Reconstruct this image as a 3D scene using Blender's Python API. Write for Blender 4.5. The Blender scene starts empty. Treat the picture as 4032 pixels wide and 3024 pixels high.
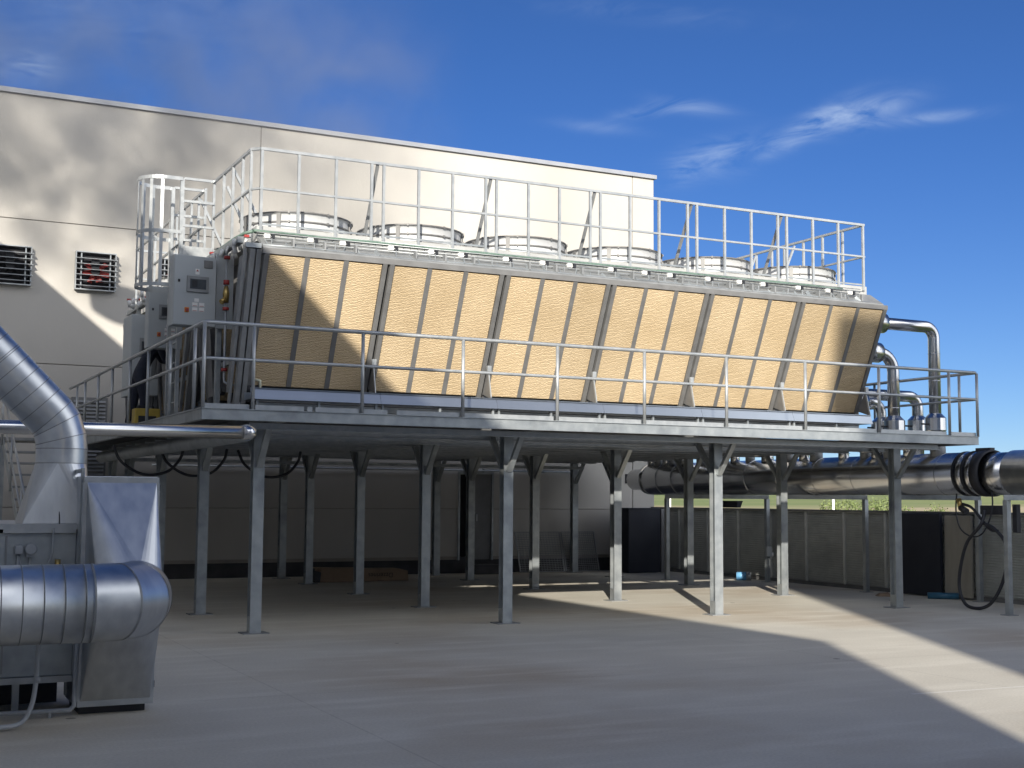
import bpy, math, random
from mathutils import Vector, Matrix
random.seed(7)
PI = math.pi; R = math.radians
sc = bpy.context.scene
col = sc.collection

# ------------------------------------------------------------------ camera
cam_d = bpy.data.cameras.new("camera"); cam = bpy.data.objects.new("camera", cam_d); col.objects.link(cam)
r2 = Vector((0.8952756, -0.4454553, 0.0071508)); u2 = Vector((-0.0452643, -0.0749809, 0.9961571)); fw = Vector((0.4432073, 0.8921589, 0.0872918))
m = Matrix((r2, u2, -fw)).transposed().to_4x4(); m.translation = Vector((0, 0, 1.65))
cam.matrix_world = m
cam_d.sensor_width = 36; cam_d.lens = 46.03; cam_d.clip_start = 0.1; cam_d.clip_end = 6000
sc.camera = cam
sc.view_settings.view_transform = 'Standard'; sc.view_settings.look = 'None'
sc.view_settings.gamma = 1; sc.view_settings.use_curve_mapping = False
sc.view_settings.exposure = 0.56
sc.cycles.volume_step_rate = 2.0; sc.cycles.diffuse_bounces = 6

# ------------------------------------------------------------------ sun and sky
LIGHT = Vector((0.525, 1.0, -0.42)).normalized()
sd = bpy.data.lights.new("sun", 'SUN'); sd.energy = 4.9; sd.angle = R(0.53); sd.color = (1.0, 0.93, 0.82)
sun = bpy.data.objects.new("sun", sd); col.objects.link(sun)
sun.rotation_mode = 'QUATERNION'; sun.rotation_quaternion = LIGHT.to_track_quat('-Z', 'Y'); sun.location = (-10, -20, 20)
w = bpy.data.worlds.new("World"); sc.world = w; w.use_nodes = True
nt = w.node_tree; nt.nodes.clear(); N = nt.nodes.new; L = nt.links.new
out = N('ShaderNodeOutputWorld'); bg = N('ShaderNodeBackground'); sky = N('ShaderNodeTexSky')
sky.sky_type = 'NISHITA'; sky.sun_disc = False; sky.sun_elevation = R(20.4); sky.sun_rotation = R(207.7)
sky.altitude = 3000; sky.air_density = 1.0; sky.dust_density = 0.35; sky.ozone_density = 6
bg.inputs[1].default_value = 0.063
tc = N('ShaderNodeTexCoord'); nrm = N('ShaderNodeVectorMath'); nrm.operation = 'NORMALIZE'; L(tc.outputs['Generated'], nrm.inputs[0])
def mathn(op, a, b=None, c=None, clamp=False, tree=None):
    n = (tree or nt).nodes.new('ShaderNodeMath'); n.operation = op; n.use_clamp = clamp
    for i, x in enumerate((a, b, c)):
        if x is None: continue
        if isinstance(x, (int, float)): n.inputs[i].default_value = x
        else: (tree or nt).links.new(x, n.inputs[i])
    return n.outputs[0]
# cirrus wisps: (direction, half length, half height, tilt, strength)
wisps = [((0.640, 0.716, 0.2795), .030, .0085, 14, 1.0), ((0.610, 0.743, 0.272), .034, .0075, 26, 1.2), ((0.560, 0.788, 0.2535), .030, .0120, 14, .75), ((0.540, 0.805, 0.245), .010, .010, 60, .5),
         ((0.672, 0.688, 0.273), .030, .0040, 2, .8), ((0.538, 0.790, 0.290), .026, .0050, -10, .55), ((0.515, 0.808, 0.2885), .024, .0045, 8, .5), ((0.482, 0.830, 0.277), .028, .0045, -6, .35),
         ((0.093, 0.950, 0.298), .022, .0095, 0, .8), ((0.150, 0.925, 0.345), .12, .035, 10, .20), ((0.50, 0.79, 0.355), .07, .007, -6, .2)]
tot = None
for (d, ra, ru, tilt, s) in wisps:
    d = Vector(d).normalized(); t = Vector((d.y, -d.x, 0)).normalized(); u = t.cross(d); u = u if u.z > 0 else -u
    ct, st = math.cos(R(tilt)), math.sin(R(tilt)); t, u = t * ct + u * st, u * ct - t * st
    sub = N('ShaderNodeVectorMath'); sub.operation = 'SUBTRACT'; L(nrm.outputs[0], sub.inputs[0]); sub.inputs[1].default_value = d
    dd = []
    for ax, rr in ((t, ra), (u, ru)):
        dt = N('ShaderNodeVectorMath'); dt.operation = 'DOT_PRODUCT'; L(sub.outputs[0], dt.inputs[0]); dt.inputs[1].default_value = ax / rr
        dd.append(mathn('MULTIPLY', dt.outputs['Value'], dt.outputs['Value']))
    q = mathn('ADD', dd[0], dd[1]); e = mathn('EXPONENT', mathn('MULTIPLY', q, -1.0)); e = mathn('MULTIPLY', e, s)
    tot = e if tot is None else mathn('ADD', tot, e)
mp = N('ShaderNodeMapping'); mp.inputs['Scale'].default_value = (16, 16, 55); L(nrm.outputs[0], mp.inputs[0])
nz = N('ShaderNodeTexNoise'); nz.inputs['Scale'].default_value = 1.0; nz.inputs['Detail'].default_value = 10; nz.inputs['Roughness'].default_value = .58; nz.inputs['Distortion'].default_value = 1.1; L(mp.outputs[0], nz.inputs['Vector'])
nn = mathn('MULTIPLY', mathn('SUBTRACT', nz.outputs[0], 0.34), 3.0, clamp=True)
mask = mathn('MULTIPLY', mathn('MULTIPLY', tot, nn), 0.42, clamp=True)
tint = N('ShaderNodeMixRGB'); tint.blend_type = 'MULTIPLY'; tint.inputs[0].default_value = 1; L(sky.outputs[0], tint.inputs[1]); tint.inputs[2].default_value = (.70, .90, 1.15, 1)
sz0 = N('ShaderNodeSeparateXYZ'); L(nrm.outputs[0], sz0.inputs[0]); hzn = N('ShaderNodeMapRange'); hzn.interpolation_type = 'SMOOTHSTEP'; hzn.inputs[1].default_value = .30; hzn.inputs[2].default_value = -.04; L(sz0.outputs[2], hzn.inputs[0])
tcol = N('ShaderNodeMixRGB'); L(hzn.outputs[0], tcol.inputs[0]); tcol.inputs[1].default_value = (.70, .90, 1.15, 1); tcol.inputs[2].default_value = (1.15, 1.02, .98, 1); L(tcol.outputs[0], tint.inputs[2])
mx = N('ShaderNodeMixRGB'); L(mask, mx.inputs[0]); L(tint.outputs[0], mx.inputs[1]); mx.inputs[2].default_value = (7.5, 9.0, 11.0, 1)
# added unseen fill-light bank on the sun's side of the sky, behind the camera
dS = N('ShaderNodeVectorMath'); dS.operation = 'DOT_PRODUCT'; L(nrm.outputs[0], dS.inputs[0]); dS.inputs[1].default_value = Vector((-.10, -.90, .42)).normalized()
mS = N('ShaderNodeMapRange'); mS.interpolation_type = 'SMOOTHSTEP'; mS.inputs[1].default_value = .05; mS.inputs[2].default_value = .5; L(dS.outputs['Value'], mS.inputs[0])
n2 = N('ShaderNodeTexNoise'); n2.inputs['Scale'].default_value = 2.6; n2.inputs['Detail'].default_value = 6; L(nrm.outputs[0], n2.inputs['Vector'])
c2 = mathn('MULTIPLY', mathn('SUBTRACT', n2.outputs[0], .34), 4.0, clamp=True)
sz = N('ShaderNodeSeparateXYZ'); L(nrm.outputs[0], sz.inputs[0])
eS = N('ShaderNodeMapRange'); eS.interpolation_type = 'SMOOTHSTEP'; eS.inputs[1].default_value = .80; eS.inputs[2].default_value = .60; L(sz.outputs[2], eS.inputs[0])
fill_bank = mathn('MULTIPLY', mathn('MULTIPLY', mS.outputs[0], c2), eS.outputs[0])
mb_ = N('ShaderNodeMixRGB'); L(fill_bank, mb_.inputs[0]); L(mx.outputs[0], mb_.inputs[1]); mb_.inputs[2].default_value = (24, 24.5, 25.5, 1)
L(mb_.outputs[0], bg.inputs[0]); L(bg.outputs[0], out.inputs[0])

# ------------------------------------------------------------------ materials
def mat(name, c1, c2=None, rough=.5, metal=0.0, scale=4, detail=5, bump=0.0, bscale=None, stretch=(1, 1, 1), rvar=0.0, c3=None, c3scale=.6, c3lo=.5, c3hi=.7, sheen=None):
    mt = bpy.data.materials.new(name); mt.use_nodes = True; t = mt.node_tree; b = t.nodes['Principled BSDF']
    b.inputs['Roughness'].default_value = rough; b.inputs['Metallic'].default_value = metal
    tcn = t.nodes.new('ShaderNodeNewGeometry'); mpn = t.nodes.new('ShaderNodeMapping'); mpn.inputs['Scale'].default_value = stretch
    t.links.new(tcn.outputs['Position'], mpn.inputs[0])
    n = t.nodes.new('ShaderNodeTexNoise'); n.inputs['Scale'].default_value = scale; n.inputs['Detail'].default_value = detail
    t.links.new(mpn.outputs[0], n.inputs['Vector'])
    cr = t.nodes.new('ShaderNodeValToRGB'); cr.color_ramp.elements[0].position = .3; cr.color_ramp.elements[1].position = .7
    cr.color_ramp.elements[0].color = (*c1, 1); cr.color_ramp.elements[1].color = (*(c2 or c1), 1)
    t.links.new(n.outputs[0], cr.inputs[0]); o = cr.outputs[0]
    if c3:
        n3 = t.nodes.new('ShaderNodeTexNoise'); n3.inputs['Scale'].default_value = c3scale; n3.inputs['Detail'].default_value = 6; t.links.new(mpn.outputs[0], n3.inputs['Vector'])
        r3 = t.nodes.new('ShaderNodeMapRange'); r3.inputs[1].default_value = c3lo; r3.inputs[2].default_value = c3hi; t.links.new(n3.outputs[0], r3.inputs[0])
        mxx = t.nodes.new('ShaderNodeMixRGB'); t.links.new(r3.outputs[0], mxx.inputs[0]); t.links.new(o, mxx.inputs[1]); mxx.inputs[2].default_value = (*c3, 1); o = mxx.outputs[0]
    t.links.new(o, b.inputs['Base Color'])
    if rvar:
        mr = t.nodes.new('ShaderNodeMapRange'); mr.inputs[3].default_value = rough - rvar; mr.inputs[4].default_value = rough + rvar
        t.links.new(n.outputs[0], mr.inputs[0]); t.links.new(mr.outputs[0], b.inputs['Roughness'])
    if bump:
        nb = t.nodes.new('ShaderNodeTexNoise'); nb.inputs['Scale'].default_value = bscale or scale * 3; nb.inputs['Detail'].default_value = 4; t.links.new(mpn.outputs[0], nb.inputs['Vector'])
        bp = t.nodes.new('ShaderNodeBump'); bp.inputs['Strength'].default_value = bump; bp.inputs['Distance'].default_value = .02
        t.links.new(nb.outputs[0], bp.inputs['Height']); t.links.new(bp.outputs[0], b.inputs['Normal'])
    return mt
M = {}
M['galv'] = mat('galvanised_steel', (.30, .33, .35), (.42, .45, .46), .42, .55, 7, 6, .05, 60, rvar=.08, c3=(.20, .22, .24), c3scale=2.2, c3lo=.52, c3hi=.75)
M['deck'] = mat('deck_sheet', (.07, .072, .075), (.12, .122, .125), .7, .2, 4)  # darkened to put the shade between the joists into the colour
M['galv_light'] = mat('bright_galvanised', (.36, .385, .40), (.47, .49, .50), .38, .5, 9, 5, .04, 60, rvar=.08)
M['galv_dark'] = mat('dull_galvanised', (.22, .23, .235), (.31, .32, .325), .5, .3, 5, 6, .05, 50)
M['frame'] = mat('weathered_frame', (.16, .16, .16), (.21, .21, .208), .55, .3, 6, 4)
M['duct'] = mat('spiral_duct', (.52, .54, .56), (.66, .68, .69), .36, 1.0, 9, 6, .05, 5, rvar=.10)
M['sheet'] = mat('duct_sheet', (.50, .52, .545), (.62, .64, .655), .36, 1.0, 6, 6, .05, 3, rvar=.08, stretch=(2, 2, .6))
M['clad'] = mat('aluminium_cladding', (.60, .61, .62), (.72, .72, .72), .23, 1.0, 2, 4, .05, 2.5, rvar=.05)
M['shroud'] = mat('fan_shroud_metal', (.50, .515, .525), (.58, .59, .595), .5, .15, 3, 5, .03, 20, stretch=(3, 3, .4))
M['roofplate'] = mat('pale_sheet', (.40, .41, .405), (.48, .485, .475), .45, .2, 4, 5)
M['cabinet'] = mat('cabinet_paint', (.40, .43, .44), (.44, .47, .48), .45, 0, 2, 4)
M['dark'] = mat('black_plastic', (.012, .014, .018), (.02, .022, .028), .5, 0, 5)
M['rubber'] = mat('black_rubber', (.02, .022, .028), (.03, .032, .04), .6, 0, 8)
M['navy'] = mat('dark_navy_sheet', (.012, .016, .028), (.02, .024, .036), .7, 0, 3)
M['screen'] = mat('screen_glass', (.06, .07, .08), (.09, .10, .11), .15, 0, 8)
M['white'] = mat('white_plastic', (.72, .72, .70), (.8, .8, .78), .5, 0, 6)
M['red'] = mat('red_plastic', (.30, .035, .03), (.38, .05, .045), .45, 0, 6)
M['fanred'] = mat('red_fan_paint', (.20, .02, .02), (.32, .045, .04), .5, 0, 6)
M['orange'] = mat('orange_switch', (.65, .20, .02), (.7, .25, .04), .45, 0, 6)
M['brass'] = mat('brass', (.42, .30, .10), (.5, .36, .14), .35, .8, 9)
M['green'] = mat('green_cable', (.09, .15, .12), (.16, .23, .19), .5, 0, 30)
M['yellow'] = mat('yellow_plastic', (.42, .30, .05), (.50, .36, .06), .5, 0, 6)
M['beige'] = mat('beige_pvc', (.55, .55, .42), (.62, .62, .5), .45, 0, 6)
M['greypvc'] = mat('grey_conduit', (.30, .32, .34), (.38, .40, .42), .45, 0, 6)
M['blue'] = mat('blue_plastic', (.02, .09, .16), (.03, .13, .22), .45, 0, 6)
M['skyblue'] = mat('light_blue_plastic', (.12, .35, .62), (.2, .45, .7), .45, 0, 6)
M['wood'] = mat('weathered_board', (.27, .25, .21), (.34, .32, .27), .8, 0, 6, stretch=(1, 1, .2))
M['card'] = mat('brown_cardboard', (.24, .17, .115), (.31, .225, .155), .85, 0, 5)
M['ink'] = mat('black_ink', (.05, .035, .03), None, .8)
M['louvre'] = mat('fence_louvre', (.50, .51, .48), (.60, .61, .57), .6, .1, 5, c3=(.40, .41, .39), c3scale=1.2)
M['wall'] = mat('concrete_panel', (.44, .422, .388), (.49, .472, .438), .85, 0, .9, 8, .12, 14, stretch=(1, 1, .45), c3=(.39, .375, .345), c3scale=.45, c3lo=.48, c3hi=.72)
M['wall2'] = mat('concrete_panel_edge', (.72, .70, .66), (.78, .76, .72), .85, 0, .9, 8, .1, 14)
M['joint'] = mat('panel_joint', (.30, .28, .25), (.36, .33, .30), .9, 0, 3)
M['coping'] = mat('metal_coping', (.34, .35, .37), (.40, .41, .43), .35, .5, 3)
M['plinth'] = mat('dark_plinth', (.05, .052, .056), (.085, .085, .09), .9, 0, 3)
M['recess'] = mat('recess_shade', (.02, .02, .024), (.035, .035, .04), .9, 0, 3)  # near-black stands in for the shade inside openings
M['doorleaf'] = mat('grey_door', (.16, .165, .17), (.20, .205, .21), .5, 0, 3)
M['skin'] = mat('skin', (.42, .25, .18), (.46, .28, .2), .6, 0, 6)
M['hair'] = mat('dark_hair', (.03, .022, .018), None, .7)
M['cloth'] = mat('dark_navy_clothing', (.012, .016, .03), (.022, .026, .042), .9, 0, 20)
M['bark'] = mat('bark', (.10, .075, .05), (.15, .11, .08), .9, 0, 8)
M['leaf'] = mat('leaf', (.11, .15, .05), (.20, .24, .085), .7, 0, 1.5)
M['lime'] = mat('white_paint', (.78, .78, .75), None, .6)

M['gutter'] = mat('gutter_sheet', (.34, .38, .43), (.40, .44, .49), .28, .9, 1.2, 3, stretch=(1, 1, .3))
def pad_material():
    mt = bpy.data.materials.new('cellulose_pad'); mt.use_nodes = True; t = mt.node_tree; b = t.nodes['Principled BSDF']; b.inputs['Roughness'].default_value = .9
    g = t.nodes.new('ShaderNodeNewGeometry'); mp = t.nodes.new('ShaderNodeMapping'); mp.inputs['Scale'].default_value = (1, 1, 1); t.links.new(g.outputs['Position'], mp.inputs[0])
    wv = t.nodes.new('ShaderNodeTexWave'); wv.wave_type = 'BANDS'; wv.bands_direction = 'Z'; wv.inputs['Scale'].default_value = 17; wv.inputs['Distortion'].default_value = 6
    wv.inputs['Detail'].default_value = 2; wv.inputs['Detail Scale'].default_value = 1.5; t.links.new(mp.outputs[0], wv.inputs['Vector'])
    n = t.nodes.new('ShaderNodeTexNoise'); n.inputs['Scale'].default_value = 1.3; n.inputs['Detail'].default_value = 6; t.links.new(mp.outputs[0], n.inputs['Vector'])
    cr = t.nodes.new('ShaderNodeValToRGB'); cr.color_ramp.elements[0].color = (.46, .345, .20, 1); cr.color_ramp.elements[1].color = (.68, .545, .36, 1); t.links.new(wv.outputs[0], cr.inputs[0])
    cr.color_ramp.elements[0].position = .05; cr.color_ramp.elements[1].position = .7
    mx = t.nodes.new('ShaderNodeMixRGB'); mx.blend_type = 'MULTIPLY'; mx.inputs[0].default_value = 1; c2 = t.nodes.new('ShaderNodeValToRGB'); c2.color_ramp.elements[0].color = (.86, .84, .80, 1); c2.color_ramp.elements[1].color = (1.0, 1, 1, 1)
    c2.color_ramp.elements[0].position = .35; c2.color_ramp.elements[1].position = .65; t.links.new(n.outputs[0], c2.inputs[0]); t.links.new(cr.outputs[0], mx.inputs[1]); t.links.new(c2.outputs[0], mx.inputs[2])
    oi = t.nodes.new('ShaderNodeObjectInfo'); rr = t.nodes.new('ShaderNodeMapRange'); rr.inputs[3].default_value = .88; rr.inputs[4].default_value = 1.04; t.links.new(oi.outputs['Random'], rr.inputs[0])
    m3 = t.nodes.new('ShaderNodeMixRGB'); m3.blend_type = 'MULTIPLY'; m3.inputs[0].default_value = 1; t.links.new(mx.outputs[0], m3.inputs[1]); t.links.new(rr.outputs[0], m3.inputs[2])
    t.links.new(m3.outputs[0], b.inputs['Base Color'])
    bp = t.nodes.new('ShaderNodeBump'); bp.inputs['Strength'].default_value = .5; bp.inputs['Distance'].default_value = .012; t.links.new(wv.outputs[0], bp.inputs['Height']); t.links.new(bp.outputs[0], b.inputs['Normal'])
    return mt
M['pad'] = pad_material()

# ------------------------------------------------------------------ mesh builder
class MB:
    def __init__(s): s.v = []; s.f = []; s.sm = []
    def quad(s, pts, smooth=False):
        i = len(s.v); s.v += [Vector(p) for p in pts]; s.f.append(tuple(range(i, i + len(pts)))); s.sm.append(smooth)
        return s
    def hexa(s, p):       # 8 corners, bottom 4 ccw then top 4
        i = len(s.v); s.v += [Vector(q) for q in p]
        for f in ((3, 2, 1, 0), (4, 5, 6, 7), (0, 1, 5, 4), (1, 2, 6, 5), (2, 3, 7, 6), (3, 0, 4, 7)):
            s.f.append(tuple(i + k for k in f)); s.sm.append(False)
        return s
    def box(s, x0, x1, y0, y1, z0, z1):
        return s.hexa([(x0, y0, z0), (x1, y0, z0), (x1, y1, z0), (x0, y1, z0), (x0, y0, z1), (x1, y0, z1), (x1, y1, z1), (x0, y1, z1)])
    def bar(s, a, b, w, h, up=(0, 0, 1)):
        a = Vector(a); b = Vector(b); d = (b - a).normalized(); up = Vector(up)
        if abs(d.dot(up)) > .98: up = Vector((0, 1, 0))
        sx = d.cross(up).normalized() * (w / 2); sy = sx.cross(d).normalized() * (h / 2)
        return s.hexa([a - sx - sy, a + sx - sy, a + sx + sy, a - sx + sy, b - sx - sy, b + sx - sy, b + sx + sy, b - sx + sy])
    def prism(s, poly, axis, a, b):     # poly = 2D points; axis 'X': (y,z), 'Y': (x,z), 'Z': (x,y)
        mk = {'X': lambda p, t: (t, p[0], p[1]), 'Y': lambda p, t: (p[0], t, p[1]), 'Z': lambda p, t: (p[0], p[1], t)}[axis]
        i = len(s.v); n = len(poly)
        s.v += [Vector(mk(p, a)) for p in poly] + [Vector(mk(p, b)) for p in poly]
        s.f.append(tuple(range(i + n - 1, i - 1, -1))); s.f.append(tuple(range(i + n, i + 2 * n))); s.sm += [False, False]
        for k in range(n): s.f.append((i + k, i + (k + 1) % n, i + n + (k + 1) % n, i + n + k)); s.sm.append(False)
        return s
    def tube(s, pts, r, n=12, caps=True, smooth=True):
        pts = [Vector(p) for p in pts]; rs = r if isinstance(r, (list, tuple)) else [r] * len(pts)
        tang = []
        for k in range(len(pts)):
            if k == 0: d = pts[1] - pts[0]
            elif k == len(pts) - 1: d = pts[-1] - pts[-2]
            else: d = (pts[k + 1] - pts[k]).normalized() + (pts[k] - pts[k - 1]).normalized()
            tang.append(d.normalized())
        up = Vector((0, 0, 1)) if abs(tang[0].z) < .9 else Vector((0, 1, 0))
        sx = tang[0].cross(up).normalized(); i0 = len(s.v)
        for k, p in enumerate(pts):
            sx = (sx - tang[k] * sx.dot(tang[k])).normalized(); sy = sx.cross(tang[k])
            cc = 1.0
            if 0 < k < len(pts) - 1:
                c = (pts[k + 1] - pts[k]).normalized().dot(tang[k]); cc = 1.0
            for j in range(n):
                a = 2 * PI * j / n; s.v.append(p + (sx * math.cos(a) + sy * math.sin(a)) * rs[k] * cc)
        for k in range(len(pts) - 1):
            for j in range(n):
                s.f.append((i0 + k * n + j, i0 + k * n + (j + 1) % n, i0 + (k + 1) * n + (j + 1) % n, i0 + (k + 1) * n + j)); s.sm.append(smooth)
        if caps:
            s.f.append(tuple(i0 + j for j in range(n - 1, -1, -1))); s.f.append(tuple(i0 + (len(pts) - 1) * n + j for j in range(n))); s.sm += [False, False]
        return s
    def build(s, name, material, parent=None, bevel=0):
        me = bpy.data.meshes.new(name); root = parent
        while root is not None and root.parent: root = root.parent
        off = root.location.copy() if root is not None else Vector((0, 0, 0))
        me.from_pydata([tuple(p - off) for p in s.v], [], s.f); me.update()
        me.polygons.foreach_set('use_smooth', s.sm)
        me.materials.append(material)
        o = bpy.data.objects.new(name, me); col.objects.link(o)
        import bmesh
        bm = bmesh.new(); bm.from_mesh(me); bmesh.ops.recalc_face_normals(bm, faces=bm.faces); bm.to_mesh(me); bm.free()
        if parent: o.parent = parent
        if bevel:
            bv = o.modifiers.new('bevel', 'BEVEL'); bv.width = bevel; bv.segments = 2; bv.limit_method = 'ANGLE'
        return o
def thing(name, label, cat, loc=(0, 0, 0), group=None):
    o = bpy.data.objects.new(name, None); col.objects.link(o); o.location = loc; o.empty_display_size = .2
    o['label'] = label; o['category'] = cat
    if group: o['group'] = group
    return o
def tag(o, label, cat, group=None, kind=None):
    if label: o['label'] = label
    if cat: o['category'] = cat
    if group: o['group'] = group
    if kind: o['kind'] = kind
    return o
def struct(o, kind='structure'): o['kind'] = kind; return o
def copy_tree(o, parent=None):
    c = o.copy(); col.objects.link(c)
    if parent: c.parent = parent
    for ch in list(o.children): copy_tree(ch, c)
    return c
def arc(c, r, a0, a1, e1, e2, n=8):
    c = Vector(c); e1 = Vector(e1); e2 = Vector(e2)
    return [c + (e1 * math.cos(R(a0 + (a1 - a0) * k / n)) + e2 * math.sin(R(a0 + (a1 - a0) * k / n))) * r for k in range(n + 1)]

# ------------------------------------------------------------------ ground
gm = mat('yard_concrete', (.53, .50, .43), (.61, .58, .50), .8, 0, .8, 9, .10, 30, c3=(.44, .37, .28), c3scale=.28, c3lo=.50, c3hi=.72, rvar=.08)
def crack_lines(mt):
    t = mt.node_tree; b = t.nodes['Principled BSDF']; lk = b.inputs['Base Color'].links[0]; src = lk.from_socket
    g = t.nodes.new('ShaderNodeNewGeometry'); sp = t.nodes.new('ShaderNodeSeparateXYZ'); t.links.new(g.outputs['Position'], sp.inputs[0])
    ms = None
    for ch, per, off in ((0, 6.0, 2.7), (1, 6.0, 1.2)):
        a = mathn('ADD', sp.outputs[ch], off, tree=t); a = mathn('PINGPONG', a, per / 2, tree=t); a = mathn('LESS_THAN', a, .008, tree=t)
        ms = a if ms is None else mathn('MAXIMUM', ms, a, tree=t)
    mx = t.nodes.new('ShaderNodeMixRGB'); t.links.new(mathn('MULTIPLY', ms, .22, tree=t), mx.inputs[0]); t.links.new(src, mx.inputs[1]); mx.inputs[2].default_value = (.16, .14, .12, 1)
    mp = t.nodes.new('ShaderNodeMapping'); mp.inputs['Scale'].default_value = (.5, 2.2, 1); t.links.new(g.outputs['Position'], mp.inputs[0])
    n = t.nodes.new('ShaderNodeTexNoise'); n.inputs['Scale'].default_value = 1.4; n.inputs['Detail'].default_value = 8; t.links.new(mp.outputs[0], n.inputs['Vector'])
    rr = t.nodes.new('ShaderNodeMapRange'); rr.inputs[1].default_value = .50; rr.inputs[2].default_value = .95; t.links.new(n.outputs[0], rr.inputs[0])
    m2 = t.nodes.new('ShaderNodeMixRGB'); t.links.new(rr.outputs[0], m2.inputs[0]); t.links.new(mx.outputs[0], m2.inputs[1]); m2.inputs[2].default_value = (.72, .69, .61, 1)
    # fine grit, scattered small dark spots and one pale scored line
    ng = t.nodes.new('ShaderNodeTexNoise'); ng.inputs['Scale'].default_value = 45; ng.inputs['Detail'].default_value = 3; t.links.new(g.outputs['Position'], ng.inputs['Vector'])
    rg_ = t.nodes.new('ShaderNodeMapRange'); rg_.inputs[1].default_value = .3; rg_.inputs[2].default_value = .7; rg_.inputs[3].default_value = .90; rg_.inputs[4].default_value = 1.06; t.links.new(ng.outputs[0], rg_.inputs[0])
    m4 = t.nodes.new('ShaderNodeMixRGB'); m4.blend_type = 'MULTIPLY'; m4.inputs[0].default_value = 1; t.links.new(m2.outputs[0], m4.inputs[1]); t.links.new(rg_.outputs[0], m4.inputs[2])
    vo = t.nodes.new('ShaderNodeTexVoronoi'); vo.inputs['Scale'].default_value = .9; t.links.new(g.outputs['Position'], vo.inputs['Vector'])
    m5 = t.nodes.new('ShaderNodeMixRGB'); t.links.new(mathn('MULTIPLY', mathn('LESS_THAN', vo.outputs['Distance'], .035, tree=t), .75, tree=t), m5.inputs[0]); t.links.new(m4.outputs[0], m5.inputs[1]); m5.inputs[2].default_value = (.12, .11, .10, 1)
    sy = mathn('ABSOLUTE', mathn('SUBTRACT', sp.outputs[1], mathn('MULTIPLY', sp.outputs[0], -.04, tree=t), tree=t), None, tree=t)
    ln = mathn('LESS_THAN', mathn('ABSOLUTE', mathn('SUBTRACT', sy, 9.05, tree=t), None, tree=t), .02, tree=t); ln = mathn('MULTIPLY', ln, mathn('GREATER_THAN', sp.outputs[0], 8.2, tree=t), tree=t)
    m6 = t.nodes.new('ShaderNodeMixRGB'); t.links.new(mathn('MULTIPLY', ln, .6, tree=t), m6.inputs[0]); t.links.new(m5.outputs[0], m6.inputs[1]); m6.inputs[2].default_value = (.74, .73, .70, 1)
    t.links.new(m6.outputs[0], b.inputs['Base Color'])
crack_lines(gm)
struct(MB().box(-14, 17.4, -40, 45, -.35, 0).build('yard', gm))
fm = mat('field_ground', (.16, .21, .055), (.25, .27, .09), .95, 0, .012, 5, stretch=(.35, 1.0, 1), c3=(.44, .36, .21), c3scale=.006, c3lo=.49, c3hi=.56)
def terrain():
    mb = MB(); n = 72; radii = [0, 30, 70, 120, 200, 320, 500, 750, 1100, 1500, 2200, 4000]
    def h(r, a):
        base = -1.0
        if r > 150: base += (r - 150) / 1000 * (11 + 3.0 * math.sin(3 * a + .4) + 1.2 * math.sin(9 * a)) * .92
        if r > 1150: base = -1.0 + (11 + 3.0 * math.sin(3 * a + .4) + 1.2 * math.sin(9 * a)) * .92 - (r - 1150) * .004
        return base
    for r in radii:
        for k in range(n): a = 2 * PI * k / n; mb.v.append(Vector((r * math.cos(a), r * math.sin(a), h(r, a))))
    for i in range(len(radii) - 1):
        for k in range(n): mb.f.append((i * n + k, i * n + (k + 1) % n, (i + 1) * n + (k + 1) % n, (i + 1) * n + k)); mb.sm.append(True)
    return mb
struct(terrain().build('field', fm))

# ------------------------------------------------------------------ main building
bt = thing('warehouse_building', 'large cream concrete panel building behind the steel platform, with louvred wall fans', 'building', (2, 26.6, 0))
WY = 26.6
def panel_rows():
    rows = [(.37, 1.41), (1.425, 4.18), (4.195, 6.97), (6.985, 9.44)]
    vs = [-28, -16.4, -4.56, 7.265]
    for i in range(len(vs)):
        x0 = vs[i] + .008; x1 = (vs[i + 1] - .008) if i + 1 < len(vs) else 16.42
        mb = MB()
        for (z0, z1) in rows:
            if z0 < 1.0 and x0 > 7:      # opening for the door
                mb.box(x0, 11.90, WY, WY + .2, z0, z1); mb.box(12.76, x1, WY, WY + .2, z0, z1)
            elif z0 < 1.5 and x0 > 7:
                mb.box(x0, 11.90, WY, WY + .2, z0, z1); mb.box(12.76, x1, WY, WY + .2, z0, z1); mb.box(11.90, 12.76, WY, WY + .2, 2.24, z1)
            else: mb.box(x0, x1, WY, WY + .2, z0, z1)
        mb.build('wall_panel', M['wall'], bt, .006)
panel_rows()
MB().box(-28, 11.90, WY + .03, WY + .6, .30, 9.42).box(12.76, 17.0, WY + .03, WY + .6, .30, 9.42).box(11.90, 12.76, WY + .03, WY + .6, 2.24, 9.42).build('panel_joints', M['joint'], bt)
MB().box(16.44, 17.03, WY, WY + .9, .37, 9.44).build('corner_panel', M['wall'], bt, .006)
MB().box(16.9, 17.02, WY + .9, 60, 0, 9.40).build('side_wall', M['wall2'], bt)
MB().box(-28, 17.0, WY + .08, WY + .6, 0, .36).build('plinth', M['plinth'], bt)
MB().box(-28.1, 17.09, WY - .06, WY + .35, 9.44, 9.535).build('coping', M['coping'], bt)
MB().box(-28, 16.9, WY + .36, 60, 9.0, 9.3).build('roof', M['wall2'], bt)
dr = MB().box(11.90, 11.94, WY - .03, WY + .12, .29, 2.24).box(12.72, 12.76, WY - .03, WY + .12, .29, 2.24).box(11.94, 12.72, WY - .03, WY + .12, 2.19, 2.24).build('door_frame', M['galv'], bt)
MB().box(11.94, 12.72, WY + .35, WY + .38, .3, 2.19).build('doorway_shade', M['recess'], bt)  # near-black sheet paints in the unlit room behind the door
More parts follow.
